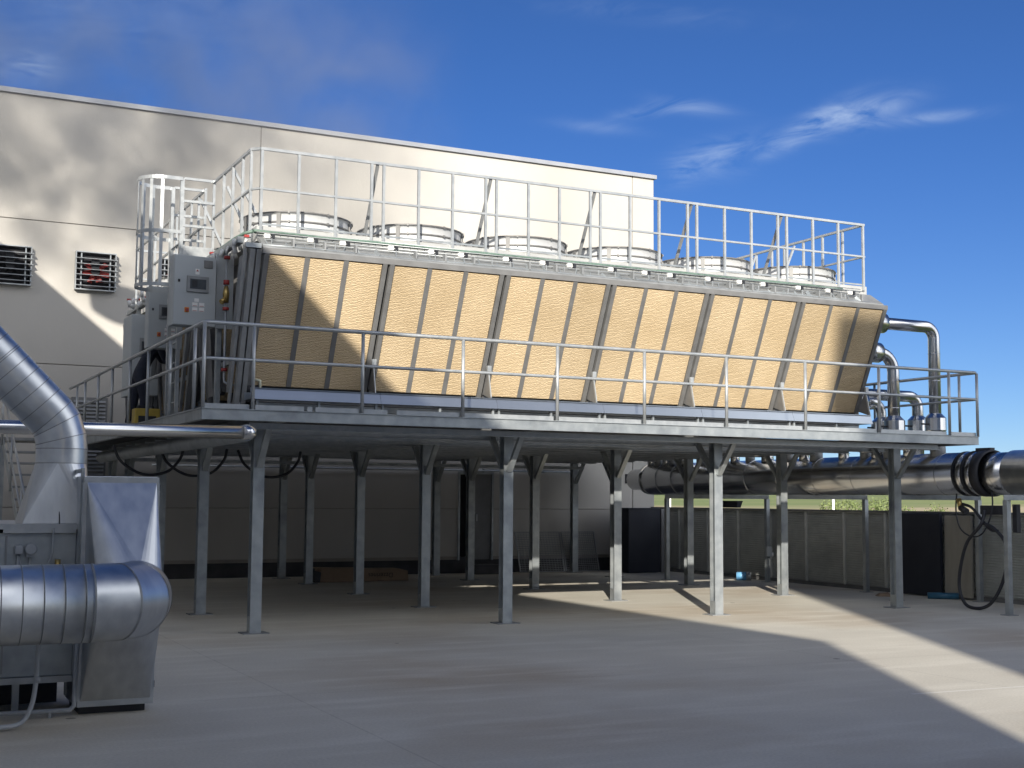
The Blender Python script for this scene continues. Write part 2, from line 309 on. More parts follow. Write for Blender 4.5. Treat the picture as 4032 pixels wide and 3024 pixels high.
dl = MB().box(12.28, 12.72, WY + .02, WY + .06, .3, 2.19).build('door_leaf', M['doorleaf'], bt)
MB().box(12.33, 12.36, WY - .04, WY + .02, 1.15, 1.30).build('handle', M['galv_light'], dl)
MB().box(12.1, 12.7, 26.05, 26.5, 0, .21).build('doorstep', M['plinth'], bt)
MB().box(16.22, 16.47, WY - .02, WY + .02, 2.03, 2.25).build('wall_vent', M['recess'], bt)
for k, (x0, lit) in enumerate(((2.02, 0), (3.60, 1), (5.21, 1))):
    x1 = x0 + .775; z0, z1 = 5.67, 6.43; y0 = WY - .14
    fr = MB().box(x0, x0 + .02, y0, WY, z0, z1).box(x1 - .02, x1, y0, WY, z0, z1).box(x0 + .02, x1 - .02, y0, WY, z1 - .02, z1).box(x0 + .02, x1 - .02, y0, WY, z0, z0 + .02).build('wall_louvre', M['galv_light'], bt)
    MB().box(x0 + .02, x1 - .02, WY - .012, WY - .004, z0 + .02, z1 - .02).build('vent_shade', M['recess'], fr)  # near-black plate on the wall paints in a shaded opening
    sl = MB()
    for j in range(6):
        z = z0 + .085 + j * .108
        sl.hexa([(x0 + .01, y0 - .05, z - .012), (x1 + .025, y0 - .05, z - .012), (x1 + .025, y0 + .03, z + .010), (x0 + .01, y0 + .03, z + .010), (x0 + .01, y0 - .05, z - .004), (x1 + .025, y0 - .05, z - .004), (x1 + .025, y0 + .03, z + .018), (x0 + .01, y0 + .03, z + .018)])
    sl.build('slats', M['galv_light'], fr)
    fan = MB(); cx, cz = (x0 + x1) / 2, (z0 + z1) / 2
    for j in range(7):
        a = j * PI / 3.5 + .3 + k * .4; d = Vector((math.cos(a), 0, math.sin(a))); t = Vector((-math.sin(a), 0, math.cos(a))); c = Vector((cx, WY - .06, cz))
        fan.hexa([c + d * .06 - t * .05 + Vector((0, .02, 0)), c + d * (.30 - .05 * (j % 3)) - t * (.05 + .02 * (j % 2)) + Vector((0, .03, 0)), c + d * .25 + t * .035 + Vector((0, -.045, 0)), c + d * .06 + t * .05 + Vector((0, -.01, 0)),
                  c + d * .06 - t * .05 + Vector((0, .025, 0)), c + d * (.30 - .05 * (j % 3)) - t * (.05 + .02 * (j % 2)) + Vector((0, .035, 0)), c + d * .25 + t * .035 + Vector((0, -.04, 0)), c + d * .06 + t * .05 + Vector((0, -.005, 0))])
    MB().box(x0 + .10, x0 + .125, WY - .115, WY - .10, z0 + .02, z1 - .02).box(x1 - .125, x1 - .10, WY - .115, WY - .10, z0 + .02, z1 - .02).build('guard_bars', M['galv'], fr)
    MB().box(cx - .08, cx + .07, WY - .10, WY - .085, cz + .06, cz + .24).tube([(cx, WY - .098, cz), (cx, WY - .03, cz)], .085, 14).build('motor', M['dark'], fr)
    fan.tube([(cx, WY - .09, cz), (cx, WY - .03, cz)], .07, 14)
    fan.build('fan', M['fanred'] if k else M['recess'], fr)  # first fan coloured near-black to stand in for the shade over it
vb = MB().box(3.62, 4.30, WY - .12, WY - .004, 2.0, 3.56).build('vent_box', M['doorleaf'], bt)
vs = MB()
for j in range(20): vs.hexa([(3.66, WY - .150, 2.05 + j * .074), (4.26, WY - .150, 2.05 + j * .074), (4.26, WY - .122, 2.09 + j * .074), (3.66, WY - .122, 2.09 + j * .074), (3.66, WY - .150, 2.055 + j * .074), (4.26, WY - .150, 2.055 + j * .074), (4.26, WY - .122, 2.095 + j * .074), (3.66, WY - .122, 2.095 + j * .074)])
vs.build('slats', M['galv_dark'], vb)
# conduit along the wall
cd = MB().tube([(5.2, 26.52, 2.27), (14.9, 26.52, 2.27)], .022, 10)
for x in (6.5, 8.0, 9.5, 11.0, 12.5, 14.0): cd.box(x - .015, x + .015, 26.50, 26.60, 2.23, 2.31)
tag(cd.build('wall_pipe', M['galv_light']), 'thin grey pipe running level along the cream wall behind the columns', 'pipe')
# neighbouring buildings that throw the long shadows
nb = MB().box(-14, -.6, -8.4, 21.5, 0, 8.68).box(-14.05, -.55, -8.45, 21.55, 8.68, 8.70)
tag(nb.build('neighbouring_building', M['wall2']), 'neighbouring hall beside the yard whose roof edge shades the pads', 'building')
nb = MB().box(-1.1, 26, -30, -12, 0, 16.3)
tag(nb.build('tall_building', M['wall2']), 'tall block across the yard that shades the right of the platform', 'building')
cw = MB().tube([(-.62, 16.0, 8.7), (-.62, 16.0, 9.75)], .10, 20).tube([(-1.0, 16.0, 9.62), (-1.0, 16.0, 9.72), (-1.0, 16.0, 9.98), (-1.0, 16.0, 10.10)], [.38, .56, .60, .45], 28)  # unseen caster, added and shaped to throw a rounded shadow
tag(cw.build('shadow_caster', M['galv_light']), 'unseen rounded form added above the neighbouring roof to cast a rounded shadow', 'shadow caster')

# ------------------------------------------------------------------ steel platform
pf = thing('steel_platform', 'raised galvanised steel platform on four rows of H columns carrying the coolers', 'platform', (3.42, 14.73, 0))
CX = [4.374 + 3.403 * i for i in range(4)]; CY = [15.804, 18.627, 21.535, 24.366, 26.135]
ZB = 2.52; ZD = 2.65
def column(x, y, zt=ZB - .012, braces=(1, 1)):
    w_, d_, t_ = .14, .133, .010
    mb = MB().box(x - w_ / 2, x + w_ / 2, y - d_ / 2, y - d_ / 2 + t_, .012, zt).box(x - w_ / 2, x + w_ / 2, y + d_ / 2 - t_, y + d_ / 2, .012, zt).box(x - .004, x + .004, y - d_ / 2 + t_, y + d_ / 2 - t_, .012, zt)
    c = mb.build('column', M['galv'], pf)
    MB().box(x - .16, x + .16, y - .13, y + .13, 0, .012).build('base_plate', M['galv_dark'], c)
    MB().box(x - w_ / 2 + .001, x - .005, y - d_ / 2 + t_ + .001, y + d_ / 2 - t_ - .001, .012, .2).box(x + .005, x + w_ / 2 - .001, y - d_ / 2 + t_ + .001, y + d_ / 2 - t_ - .001, .012, .2).build('stiffener', M['galv'], c)
    for k, s in ((0, -1), (1, 1)):
        if not braces[k]: continue
        mb = MB().bar((x, y + s * (d_ / 2 + .012), 2.02), (x, y + s * .46, ZB - .03), .075, .05, (0, s, .9)).box(x - .04, x + .04, y + s * .44 - .04, y + s * .44 + .04, ZB - .02, ZB - .013)
        mb.build('knee_brace', M['galv'], c)
    return c
for i, x in enumerate(CX):
    for j, y in enumerate(CY):
        column(x, y, braces=(1, 1) if j < 4 else (1, 0))
PX0, PX1, PY0, PY1 = 3.421, 15.29, 14.73, 26.2
def channel(a, b, z0, z1, inward, name='edge_beam'):   # C channel, web outside, flanges inward
    mb = MB(); a = Vector(a); b = Vector(b); n = Vector(inward)
    def seg(p, q, n0, n1, za, zb):
        P = [p + n * n0, q + n * n0, q + n * n1, p + n * n1]
        mb.hexa([Vector((v.x, v.y, za)) for v in P] + [Vector((v.x, v.y, zb)) for v in P])
    seg(a, b, .006, .014, z0 + .009, z1 - .009); seg(a, b, 0, .07, z0, z0 + .008); seg(a, b, -.012, .07, z1 - .008, z1)
    return mb.build(name, M['galv'], pf)
channel((PX0, PY0, 0), (PX1, PY0, 0), ZB, ZD, (0, 1, 0))
channel((PX0, PY0 + .07, 0), (PX0, PY1, 0), ZB, ZD, (1, 0, 0))
channel((PX1, PY0 + .07, 0), (PX1, PY1, 0), ZB, ZD, (-1, 0, 0))
channel((PX0 + .07, PY1, 0), (PX1 - .07, PY1, 0), ZB, ZD, (0, -1, 0))
for x in CX:
    MB().box(x - .07, x + .07, PY0 + .075, PY1 - .08, ZB, ZB + .008).box(x - .004, x + .004, PY0 + .075, PY1 - .08, ZB + .008, ZD - .012).build('main_beam', M['galv_dark'], pf)
jy = [15.12, 16.30, 17.15, 18.05, 18.9, 19.75, 20.6, 21.4, 22.25, 23.1, 23.95, 24.8, 25.6]
for y in jy:
    MB().box(CX[0] - .3, CX[3] + .25, y - .035, y + .035, ZB - .075, ZB - .068).box(CX[0] - .3, CX[3] + .25, y - .003, y + .003, ZB - .068, ZB - .002).build('joist', M['galv_light'], pf)  # brighter finish paints in the light along the joist edges
dk = MB().box(PX0 + .016, PX1 - .016, PY0 + .016, 16.10, ZD - .010, ZD - .004)
dk.box(PX0 + .016, 4.35, 16.10, PY1 - .016, ZD - .010, ZD - .004).box(14.52, PX1 - .016, 16.10, PY1 - .016, ZD - .010, ZD - .004)
for (a, b) in ((17.0, PY1 - .016),): dk.box(4.35, 14.52, a, b, ZD - .010, ZD - .004)
dk.build('deck', M['deck'], pf)
tb = MB()
for (a, b) in ((3.45, 3.97), (4.04, 4.62), (4.66, 4.72), (4.76, 5.30), (5.36, 5.66), (5.78, 6.61), (6.68, 7.93), (8.0, 9.25), (9.32, 10.58), (10.65, 11.93), (12.0, 13.29), (13.37, 14.66), (14.75, 15.26)):
    tb.box(a, b, PY0 + .03, PY0 + .034, ZD, ZD + .055)
tb.build('toe_board', M['galv_light'], pf)
tb = MB().box(PX1 - .034, PX1 - .03, PY0 + .1, PY1, ZD, ZD + .05).box(PX0 + .03, PX0 + .034, PY0 + .1, 25, ZD, ZD + .02); tb.build('toe_board', M['galv'], pf)
# deck guardrail
gr = thing('deck_guardrail', 'galvanised two-rail guardrail round the front edge of the raised deck', 'railing', (3.43, 14.74, ZD))
GZ = 3.625; GM = 3.215; gr_r = .021
postx = [3.431, 4.003, 5.329, 6.644, 7.973, 9.288, 10.613, 11.974, 13.332, 14.707, 15.28]
posty = [15.2, 16.55, 17.95, 19.31, 20.77, 22.1, 23.47, 24.4]
for x in postx: MB().tube([(x, PY0 + .01, ZD - .01), (x, PY0 + .01, GZ - .01)], .022, 10).build('post', M['galv_light'], gr)
for y in posty: MB().tube([(PX0 + .01, y, ZD - .01), (PX0 + .01, y, GZ - .01)], .022, 10).build('post', M['galv_light'], gr)
for y in (15.1, 17.0, 18.9, 20.8, 22.7, 24.6): MB().tube([(PX1 - .01, y, ZD - .01), (PX1 - .01, y, GZ - .01)], .022, 10).build('post', M['galv_light'], gr)
def rail_path(z, r):
    x0, x1, y0 = PX0 + .01, PX1 - .01, PY0 + .01
    p = [Vector((x0, 25.3, z))] + [Vector(q) for q in ((x0, y0 + .05, z), (x0 + .015, y0 + .015, z), (x0 + .05, y0, z))]
    p += [Vector(q) for q in ((x1 - .05, y0, z), (x1 - .015, y0 + .015, z), (x1, y0 + .05, z), (x1, 26.0, z))]
    return p
MB().tube(rail_path(GZ, 0), .024, 12).build('top_rail', M['galv_light'], gr)
MB().tube(rail_path(GM, 0), .020, 12).build('mid_rail', M['galv_light'], gr)
for o in (gr,): pass

# stairs up to the platform on the left
st = thing('steel_stairs', 'steep galvanised stairs climbing to the left side of the platform', 'stairs', (2.6, 18.7, 0))
sl = (2.60 - 0.0) / (24.15 - 18.75)
for x in (2.18, 3.02): MB().bar((x, 18.75, .05), (x, 24.15, 2.62), .012, .17).build('stringer', M['galv'], st)
for k in range(12):
    y = 19.15 + k * .42; z = .2 * (k + 1); MB().box(2.19, 3.01, y - .13, y + .13, z - .035, z).build('tread', M['galv_dark'], st)
for x in (2.16, 3.04):
    MB().tube([(x, 18.9, 1.0), (x, 24.2, 3.56)], .02, 10).build('handrail', M['galv_light'], st)
    MB().tube([(x, 18.9, .58), (x, 24.2, 3.14)], .016, 10).build('mid_rail', M['galv_light'], st)
    for k in range(4): y = 19.0 + k * 1.65; z = (y - 18.75) * sl; MB().tube([(x, y, z), (x, y, z + .95)], .018, 10).build('post', M['galv_light'], st)
MB().box(2.15, 3.40, 24.2, 25.4, 2.60, 2.65).build('landing', M['galv_dark'], st)
for (x, y) in ((2.2, 24.3), (2.2, 25.3)): MB().box(x - .04, x + .04, y - .04, y + .04, 0, 2.6).build('leg', M['galv'], st)

# ------------------------------------------------------------------ cooling unit
BAYX = [4.375, 6.045, 7.735, 9.41, 11.09, 12.775, 14.49]
def make_unit():
    t = thing('adiabatic_cooler', 'front V-shaped cooler with tan pads and six round fans, nearest the deck railing', 'cooler', (4.375, 15.8, ZD), 'V-shaped coolers side by side on the platform')
    x0, x1 = BAYX[0], BAYX[-1]; TY, TZ, BY, BZ = 15.80, 4.68, 16.52, 3.08
    def face(x0_, x1_, f0, f1, off0, off1, side=1):    # slab on the slanted face; f = fraction from top to bottom, off = outward offset
        nrm_ = Vector((0, -(TZ - BZ), -(BY - TY))).normalized()
        def P(x, f, o):
            p = Vector((x, TY + (BY - TY) * f, TZ + (BZ - TZ) * f)) + nrm_ * o
            if side < 0: p.y = 34.40 - p.y
            return p
        return [P(x0_, f1, off0), P(x1_, f1, off0), P(x1_, f1, off1), P(x0_, f1, off1), P(x0_, f0, off0), P(x1_, f0, off0), P(x1_, f0, off1), P(x0_, f0, off1)]
    fr = MB(); 
    for side in (1, -1):
        for i in range(6):
            a, b = BAYX[i], BAYX[i + 1]; s3 = (b - a - .12) / 3; e0 = a + .06
            for k in range(3):
                p0, p1 = e0 + k * s3, e0 + (k + 1) * s3
                pd = MB().hexa(face(p0 + .029, p1 - .029, .012, 1.0, -.08, 0, side))
                if side > 0 or (i == 0 and k == 0): pd.build('cooling_pad', M['pad'], t)
                if k: fr.hexa(face(p0 - .033, p0 + .033, .0, 1.0, -.07, .008, side))
            fr.hexa(face(a + .02, a + .080, 0, 1.02, -.09, .022, side)); fr.hexa(face(b - .080, b - .02, 0, 1.02, -.09, .022, side))
        # top rail of the frame
        y = lambda v: v if side > 0 else 34.40 - v
        fr.box(x0, x1, min(y(15.785), y(15.88)), max(y(15.785), y(15.88)), 4.675, 4.745)
    fr.build('pad_frame', M['frame'], t)
    for x in BAYX[1:-1]: MB().hexa(face(x - .018, x + .018, 0, 1.0, -.12, -.05)).build('seam_strip', M['dark'], t)
    # roof box and sloping shoulder
    sh = MB().hexa([(x0 + .02, 15.86, 4.745), (x1 - .02, 15.86, 4.745), (x1 - .02, 16.20, 4.93), (x0 + .02, 16.20, 4.93), (x0 + .02, 15.86, 4.775), (x1 - .02, 15.86, 4.775), (x1 - .02, 16.16, 4.965), (x0 + .02, 16.16, 4.965)])
    sh.hexa([(x0 + .02, 18.20, 4.93), (x1 - .02, 18.20, 4.93), (x1 - .02, 18.54, 4.745), (x0 + .02, 18.54, 4.745), (x0 + .02, 18.24, 4.965), (x1 - .02, 18.24, 4.965), (x1 - .02, 18.54, 4.775), (x0 + .02, 18.54, 4.775)])
    for i in range(6):
        a, b = BAYX[i], BAYX[i + 1]
        for q in (.25, .5, .75): x = a + (b - a) * q; sh.box(x - .012, x + .012, 15.88, 16.14, 4.80, 4.90)
    sh.build('shoulder_panel', M['galv_dark'], t)
    MB().box(x0 + .02, x1 - .06, 16.20, 18.20, 4.90, 5.10).build('roof_plate', M['roofplate'], t)
    # cross members, coil core, base
    en = MB().prism([(15.84, 4.72), (16.16, 4.94), (18.24, 4.94), (18.56, 4.72), (17.9, 3.1), (17.9, 2.86), (16.5, 2.86), (16.5, 3.1)], 'X', x1 - .012, x1 + .004)
    en.build('end_panel', M['galv'], t)
    MB().prism([(15.95, 4.72), (16.2, 4.90), (18.2, 4.90), (18.45, 4.72), (17.8, 3.1), (16.62, 3.1)], 'X', x0 + .25, x0 + .262).build('inner_panel', M['frame'], t)
    le = MB()
    for s in (1, -1):
        yy = (lambda v: v) if s > 0 else (lambda v: 34.40 - v)
        es = MB()
        for dx in (-.03, -.11, -.2): es.bar((x0 + dx, yy(15.9), 4.74), (x0 + dx, yy(16.56), 2.70), .06 if dx > -.15 else .035, .10 if dx > -.15 else .04)
        es.prism([(yy(15.95), 4.7), (yy(16.35), 4.7), (yy(16.85), 3.0), (yy(16.60), 3.0)], 'X', x0 - .155, x0 - .147)
        es.build('end_frame', M['galv_dark'] if s > 0 else M['frame'], t)
        le.bar((x0 - .2, yy(15.9), 4.78), (x0, yy(15.9), 4.78), .06, .06)
        le.box(x0 - .1, x1 - .02, min(yy(16.48), yy(16.60)), max(yy(16.48), yy(16.60)), 2.78, 2.86)
    le.box(x0 - .22, x0 - .14, 16.2, 18.2, 4.86, 4.94).box(x0 - .05, x0, 16.6, 17.8, 3.4, 3.46)
    le.box(x0 - .22, x0 - .16, 17.15, 17.25, 2.65, 4.86)
    for i in range(6):
        a, b = BAYX[i], BAYX[i + 1]
        for x in (a + .03, (a + b) / 2, b - .06): le.box(x, x + .03, 16.05, 16.085, 2.65, 2.90).box(x, x + .05, 16.6, 16.68, 2.65, 2.78)
        MB().box(a + .16, b - .10, 16.62, 16.66, 2.70, 2.83).build('lower_pad', M['pad'], t)
    le.build('support_frame', M['galv'], t)
    bs = MB().box(x0, x1, 16.50, 17.90, 2.87, 2.90).box(x0 + .3, x1, 17.1, 17.3, 2.90, 4.85); bs.build('base_tray', M['wood'] if 0 else M['frame'], t)
    # water gutter
    for i in range(6):
        a = BAYX[i] - (.05 if i == 0 else 0); b = BAYX[i + 1] - (.16 if i == 5 else 0)
        g = MB().hexa([(a, 15.985, 2.868), (b - .004, 15.985, 2.868), (b - .004, 15.993, 2.868), (a, 15.993, 2.868), (a, 16.045, 3.005), (b - .004, 16.045, 3.005), (b - .004, 16.053, 3.005), (a, 16.053, 3.005)]).box(a, b - .004, 16.028, 16.34, 2.868, 2.874).box(a, b - .004, 16.332, 16.34, 2.874, 2.97).box(a, b - .004, 16.03, 16.044, 3.0, 3.012)
        g.build('gutter', M['gutter'], t)
    for x in BAYX[1:-1] + [x1 - .02]:
        b_ = MB().bar((x, 16.31, 3.40), (x, 16.21, 3.0), .03, .012, (1, 0, 0)).box(x - .03, x + .03, 16.27, 16.31, 3.40, 3.48)
        sbk = b_.build('side_bracket', M['galv_light'], t)
        MB().prism([(16.325, 3.40), (16.23, 3.02), (16.50, 3.10)], 'X', x - .004, x + .004).build('web_plate', M['frame'], sbk)
    # fans
    for i in range(6):
        cx = (BAYX[i] + BAYX[i + 1]) / 2 + .01; cy = 17.2
        sh = MB(); n = 48
        prof = [(.80, 5.10), (.765, 5.13), (.745, 5.17), (.742, 5.25), (.742, 5.36), (.757, 5.38), (.757, 5.395), (.72, 5.395), (.72, 5.12)]
        i0 = 0
        for (r_, z_) in prof:
            for k in range(n): a = 2 * PI * k / n; sh.v.append(Vector((cx + r_ * math.cos(a), cy + r_ * math.sin(a), z_)))
        for p in range(len(prof) - 1):
            for k in range(n): sh.f.append((p * n + k, p * n + (k + 1) % n, (p + 1) * n + (k + 1) % n, (p + 1) * n + k)); sh.sm.append(p not in (4, 5, 6, 7))
        s_ = sh.build('fan_shroud', M['shroud'], t)
        rg = MB()
        for z_, r_ in ((5.388, .762), (5.265, .749), (5.150, .764)):
            rg.tube([(cx + r_ * math.cos(a), cy + r_ * math.sin(a), z_) for a in [2 * PI * k / 40 for k in range(41)]], .013, 6, False)
        for k in range(8):
            a = PI * k / 4 + .18; d = Vector((math.cos(a), math.sin(a), 0)); tt = Vector((-d.y, d.x, 0)) * .028; c = Vector((cx, cy, 0)) + d * .757
            rg.hexa([c - tt - d * .008 + Vector((0, 0, 5.13)), c + tt - d * .008 + Vector((0, 0, 5.13)), c + tt + d * .008 + Vector((0, 0, 5.13)), c - tt + d * .008 + Vector((0, 0, 5.13)),
                     c - tt - d * .008 + Vector((0, 0, 5.385)), c + tt - d * .008 + Vector((0, 0, 5.385)), c + tt + d * .008 + Vector((0, 0, 5.385)), c - tt + d * .008 + Vector((0, 0, 5.385))]) if k in (4, 5, 7) else None
        for k in range(9):
            a = 2 * PI * k / 9 + .1
            for z_ in (5.388, 5.265): rg.bar((cx + .745 * math.cos(a), cy + .745 * math.sin(a), z_), (cx + .782 * math.cos(a), cy + .782 * math.sin(a), z_), .022, .03)
        rg.build('rings', M['frame'], s_)
        bl = MB()
        for k in range(5):
            a = 2 * PI * k / 5; d = Vector((math.cos(a), math.sin(a), 0)); tt = Vector((-d.y, d.x, 0)); c = Vector((cx, cy, 5.25))
            bl.quad([c + d * .1 - tt * .05, c + d * .68 - tt * .14 + Vector((0, 0, .05)), c + d * .68 + tt * .14 - Vector((0, 0, .05)), c + d * .1 + tt * .05])
        bl.tube([(cx, cy, 5.18), (cx, cy, 5.32)], .12, 16)
        bl.build('blades', M['dark'], s_)
    # cable tray, cables, junction boxes
    ct = MB()
    for z_ in (4.985, 5.035): ct.tube([(x0 - .02, 16.135, z_), (x1 - .25, 16.135, z_)], .006, 6)
    ct.tube([(x0 - .02, 16.05, 4.985), (x1 - .25, 16.05, 4.985)], .006, 6)
    k = x0
    while k < x1 - .3: ct.bar((k, 16.05, 4.983), (k, 16.135, 4.983), .006, .006); ct.bar((k, 16.135, 4.983), (k, 16.135, 5.037), .006, .006); k += .1
    for z_, yy in ((4.93, 16.0), (4.885, 15.965)): ct.tube([(x0 + .05, yy, z_), (x1 - .4, yy, z_)], .007, 6)
    k = x0 + .15
    while k < x1 - .4: ct.bar((k, 15.96, 4.80), (k, 15.955, 4.90), .01, .03); k += .28
    ct.build('cable_tray', M['galv_light'], t)
    gc = MB()
    for q in range(3): gc.tube([(x0 - .05 + (x1 - x0 - .6) * j / 40, 16.07 + .022 * q + .006 * math.sin(j * 1.3 + q), 5.0 + .008 * math.sin(j * .9 + q * 2) + (.008 if q == 1 else 0)) for j in range(41)], .013, 6)
    gc.tube([(x0 - .05, 16.1, 5.0), (x0 - .14, 16.2, 4.98), (x0 - .17, 16.5, 4.97), (x0 - .17, 18.0, 4.96)], .022, 8)
    gc.build('green_cables', M['green'], t)
    for i in range(6):
        a, b = BAYX[i], BAYX[i + 1]
        for q in (.06, .40, .66):
            x = a + (b - a) * q
            if x > x1 - .35: continue
            jb = MB().box(x - .038, x + .038, 15.975, 16.03, 4.905, 4.962).build('junction_box', M['white'], t, .006)
            MB().box(x + .06, x + .10, 15.985, 16.03, 4.905, 4.965).build('cable_gland', M['dark'], jb)
    wp = MB()
    for k in range(40):
        x = x0 + .1 + k * .245
        if x > x1 - .4: break
        wp.bar((x, 15.90 + random.uniform(-.01, .02), 4.79), (x + random.uniform(-.05, .05), 15.955, 4.87 + random.uniform(-.02, .02)), .012, random.uniform(.01, .05))
    wp.tube([(x0 + .02 + (x1 - x0 - .3) * j / 24, 15.90, 4.80 + .008 * math.sin(j)) for j in range(25)], .012, 6)
    wp.build('spray_line', M['galv'], t)
    return t
unit = make_unit()
for k, (dy, lab) in enumerate(((2.85, 'middle V-shaped cooler, mostly hidden behind the front one'), (5.70, 'rear V-shaped cooler, nearest the cream building wall'))):
    u = copy_tree(unit); u.location.y += dy; u['label'] = lab

# ------------------------------------------------------------------ guardrail on the coolers
ur = thing('rooftop_guardrail', 'tall galvanised guardrail along the tops of the coolers around the fans', 'railing', (4.4, 16.18, 5.05))
UX0, UX1, UY0 = 4.33, 14.36, 16.18; UT, UMid = 6.10, 5.58
px = [4.44, 4.93, 5.436, 5.932, 6.102, 6.608, 7.11, 7.611, 7.777, 8.278, 8.775, 9.28, 9.449, 9.95, 10.454, 10.959, 11.127, 11.634, 12.134, 12.642, 12.814, 13.329, 13.84, 14.35]
for x in px: MB().box(x - .017, x + .017, UY0 - .017, UY0 + .017, 5.03, UT - .02).build('post', M['galv_light'], ur)
for y in (16.29, 16.70, 17.2, 17.7, 18.27): MB().box(UX0 - .017, UX0 + .017, y - .017, y + .017, 4.95, UT - .02).build('post', M['galv_light'], ur)
for y in (18.78, 19.2, 19.68, 20.19, 20.7, 21.2, 21.9, 22.4, 22.9, 23.5, 24.0): MB().box(UX0 - .017, UX0 + .017, y - .017, y + .017, 4.95, UT - .02).build('post', M['galv_light'], ur)
for y in (16.68, 17.18, 17.68, 18.2, 18.55, 19.0, 19.4, 20.0, 20.6, 21.2, 21.8, 22.4, 23.0, 23.6): MB().box(UX1 - .017, UX1 + .017, y - .017, y + .017, 5.0, UT - .02).build('post', M['galv_light'], ur)
for z, nm, h_ in ((UT, 'top_rail', .036), (UMid, 'mid_rail', .026)):
    MB().bar((4.42, UY0, z), (UX1 + .02, UY0, z), .036, h_).bar((4.42, UY0, z), (UX0, 16.29, z), .036, h_).bar((UX0, 16.28, z), (UX0, 18.29, z), .036, h_).build(nm, M['galv_light'], ur)
    MB().bar((UX0, 18.76, z), (UX0, 24.1, z), .036, h_).build(nm, M['galv_light'], ur)
    MB().bar((UX1, UY0 + .02, z), (UX1, 24.1, z), .036, h_).build(nm, M['galv_light'], ur)
    MB().bar((UX0, 24.1, z), (UX1, 24.1, z), .036, h_).build(nm, M['galv_light'], ur)
kr = MB()
for i in range(0, len(px), 4):
    for a, b in zip(px[i:i + 4], px[i + 1:i + 4]): kr.box(a + .02, b - .02, UY0 - .004, UY0 + .004, 5.11, 5.135)
kr.build('toe_rail', M['galv'], ur)
for x in (6.02, 7.695, 9.365, 11.045, 12.73): MB().bar((x, 16.20, 6.08), (x, 16.72, 5.12), .04, .03).build('brace', M['galv_dark'], ur)
for (a, b) in (((UX0 + .02, 17.25, 6.05), (UX0 + .55, 17.25, 5.10)), ((UX0 + .02, 17.6, 5.9), (UX0 + .4, 17.6, 5.1)), ((UX0 + .02, 19.2, 6.05), (UX0 + .5, 19.2, 5.1)), ((UX1 - .02, 17.9, 6.05), (UX1 - .45, 17.9, 5.1)), ((UX1 - .02, 19.0, 6.05), (UX1 - .45, 19.0, 5.1)), ((UX1 - .02, 21.2, 6.05), (UX1 - .45, 21.2, 5.1))):
    MB().bar(a, b, .035, .035).build('brace', M['galv_light'], ur)

# ------------------------------------------------------------------ caged ladder
ld = thing('caged_ladder', 'galvanised caged ladder at the left end, reaching the top of the coolers', 'ladder', (3.6, 18.5, ZD))
LX, LY, LR = 3.66, 18.56, .335
def hoop(z, h_=.05, op=False):
    mb = MB(); pts = [(3.88, LY - LR)] + [(LX + LR * math.cos(a), LY + LR * math.sin(a)) for a in [R(-90 - 180 * k / 20) for k in range(21)]] + [(3.88, LY + LR)]
    for a, b in zip(pts, pts[1:]): mb.bar((a[0], a[1], z), (b[0], b[1], z), .006, h_)
    return mb.build('hoop', M['galv_light'], ld)
for z in (6.09, 5.33, 4.58): hoop(z)
for k in range(7):
    a = R(-100 - 160 * k / 6); x, y = LX + (LR - .008) * math.cos(a), LY + (LR - .008) * math.sin(a)
    MB().bar((x, y, 4.56), (x, y, 6.11), .006, .045, (-math.sin(a), math.cos(a), 0)).build('cage_bar', M['galv_light'], ld)
for y in (LY - LR + .04, LY + LR - .02):
    MB().box(3.855, 3.905, y - .03, y + .03, 4.93 if y < LY else 2.66, 6.10).build('stile', M['galv_light'], ld)
MB().box(3.855, 3.905, LY - LR + .0, LY - LR + .05, 2.66, 4.90).build('stile', M['galv_light'], ld)
for k in range(9): MB().tube([(3.88, LY - LR + .05, 2.95 + k * .28), (3.88, LY + LR - .03, 2.95 + k * .28)], .013, 8).build('rung', M['galv_light'], ld)
for z in (6.10, 5.78, 5.43): MB().bar((3.90, LY - LR + .02, z), (4.33, LY - LR + .02, z), .03, .035).build('gate_bar', M['galv_light'], ld)
for z in (6.10, 5.70, 5.35): MB().bar((3.90, LY + LR - .02, z), (4.33, LY + LR - .02, z), .03, .035).build('gate_bar', M['galv_light'], ld)
MB().box(3.90, 4.32, LY - LR + .0, LY - LR + .006, 4.96, 5.14).build('kick_plate', M['galv_light'], ld)
MB().box(3.90, 4.32, LY - LR + .01, LY + LR, 4.93, 4.955).build('landing', M['galv'], ld)

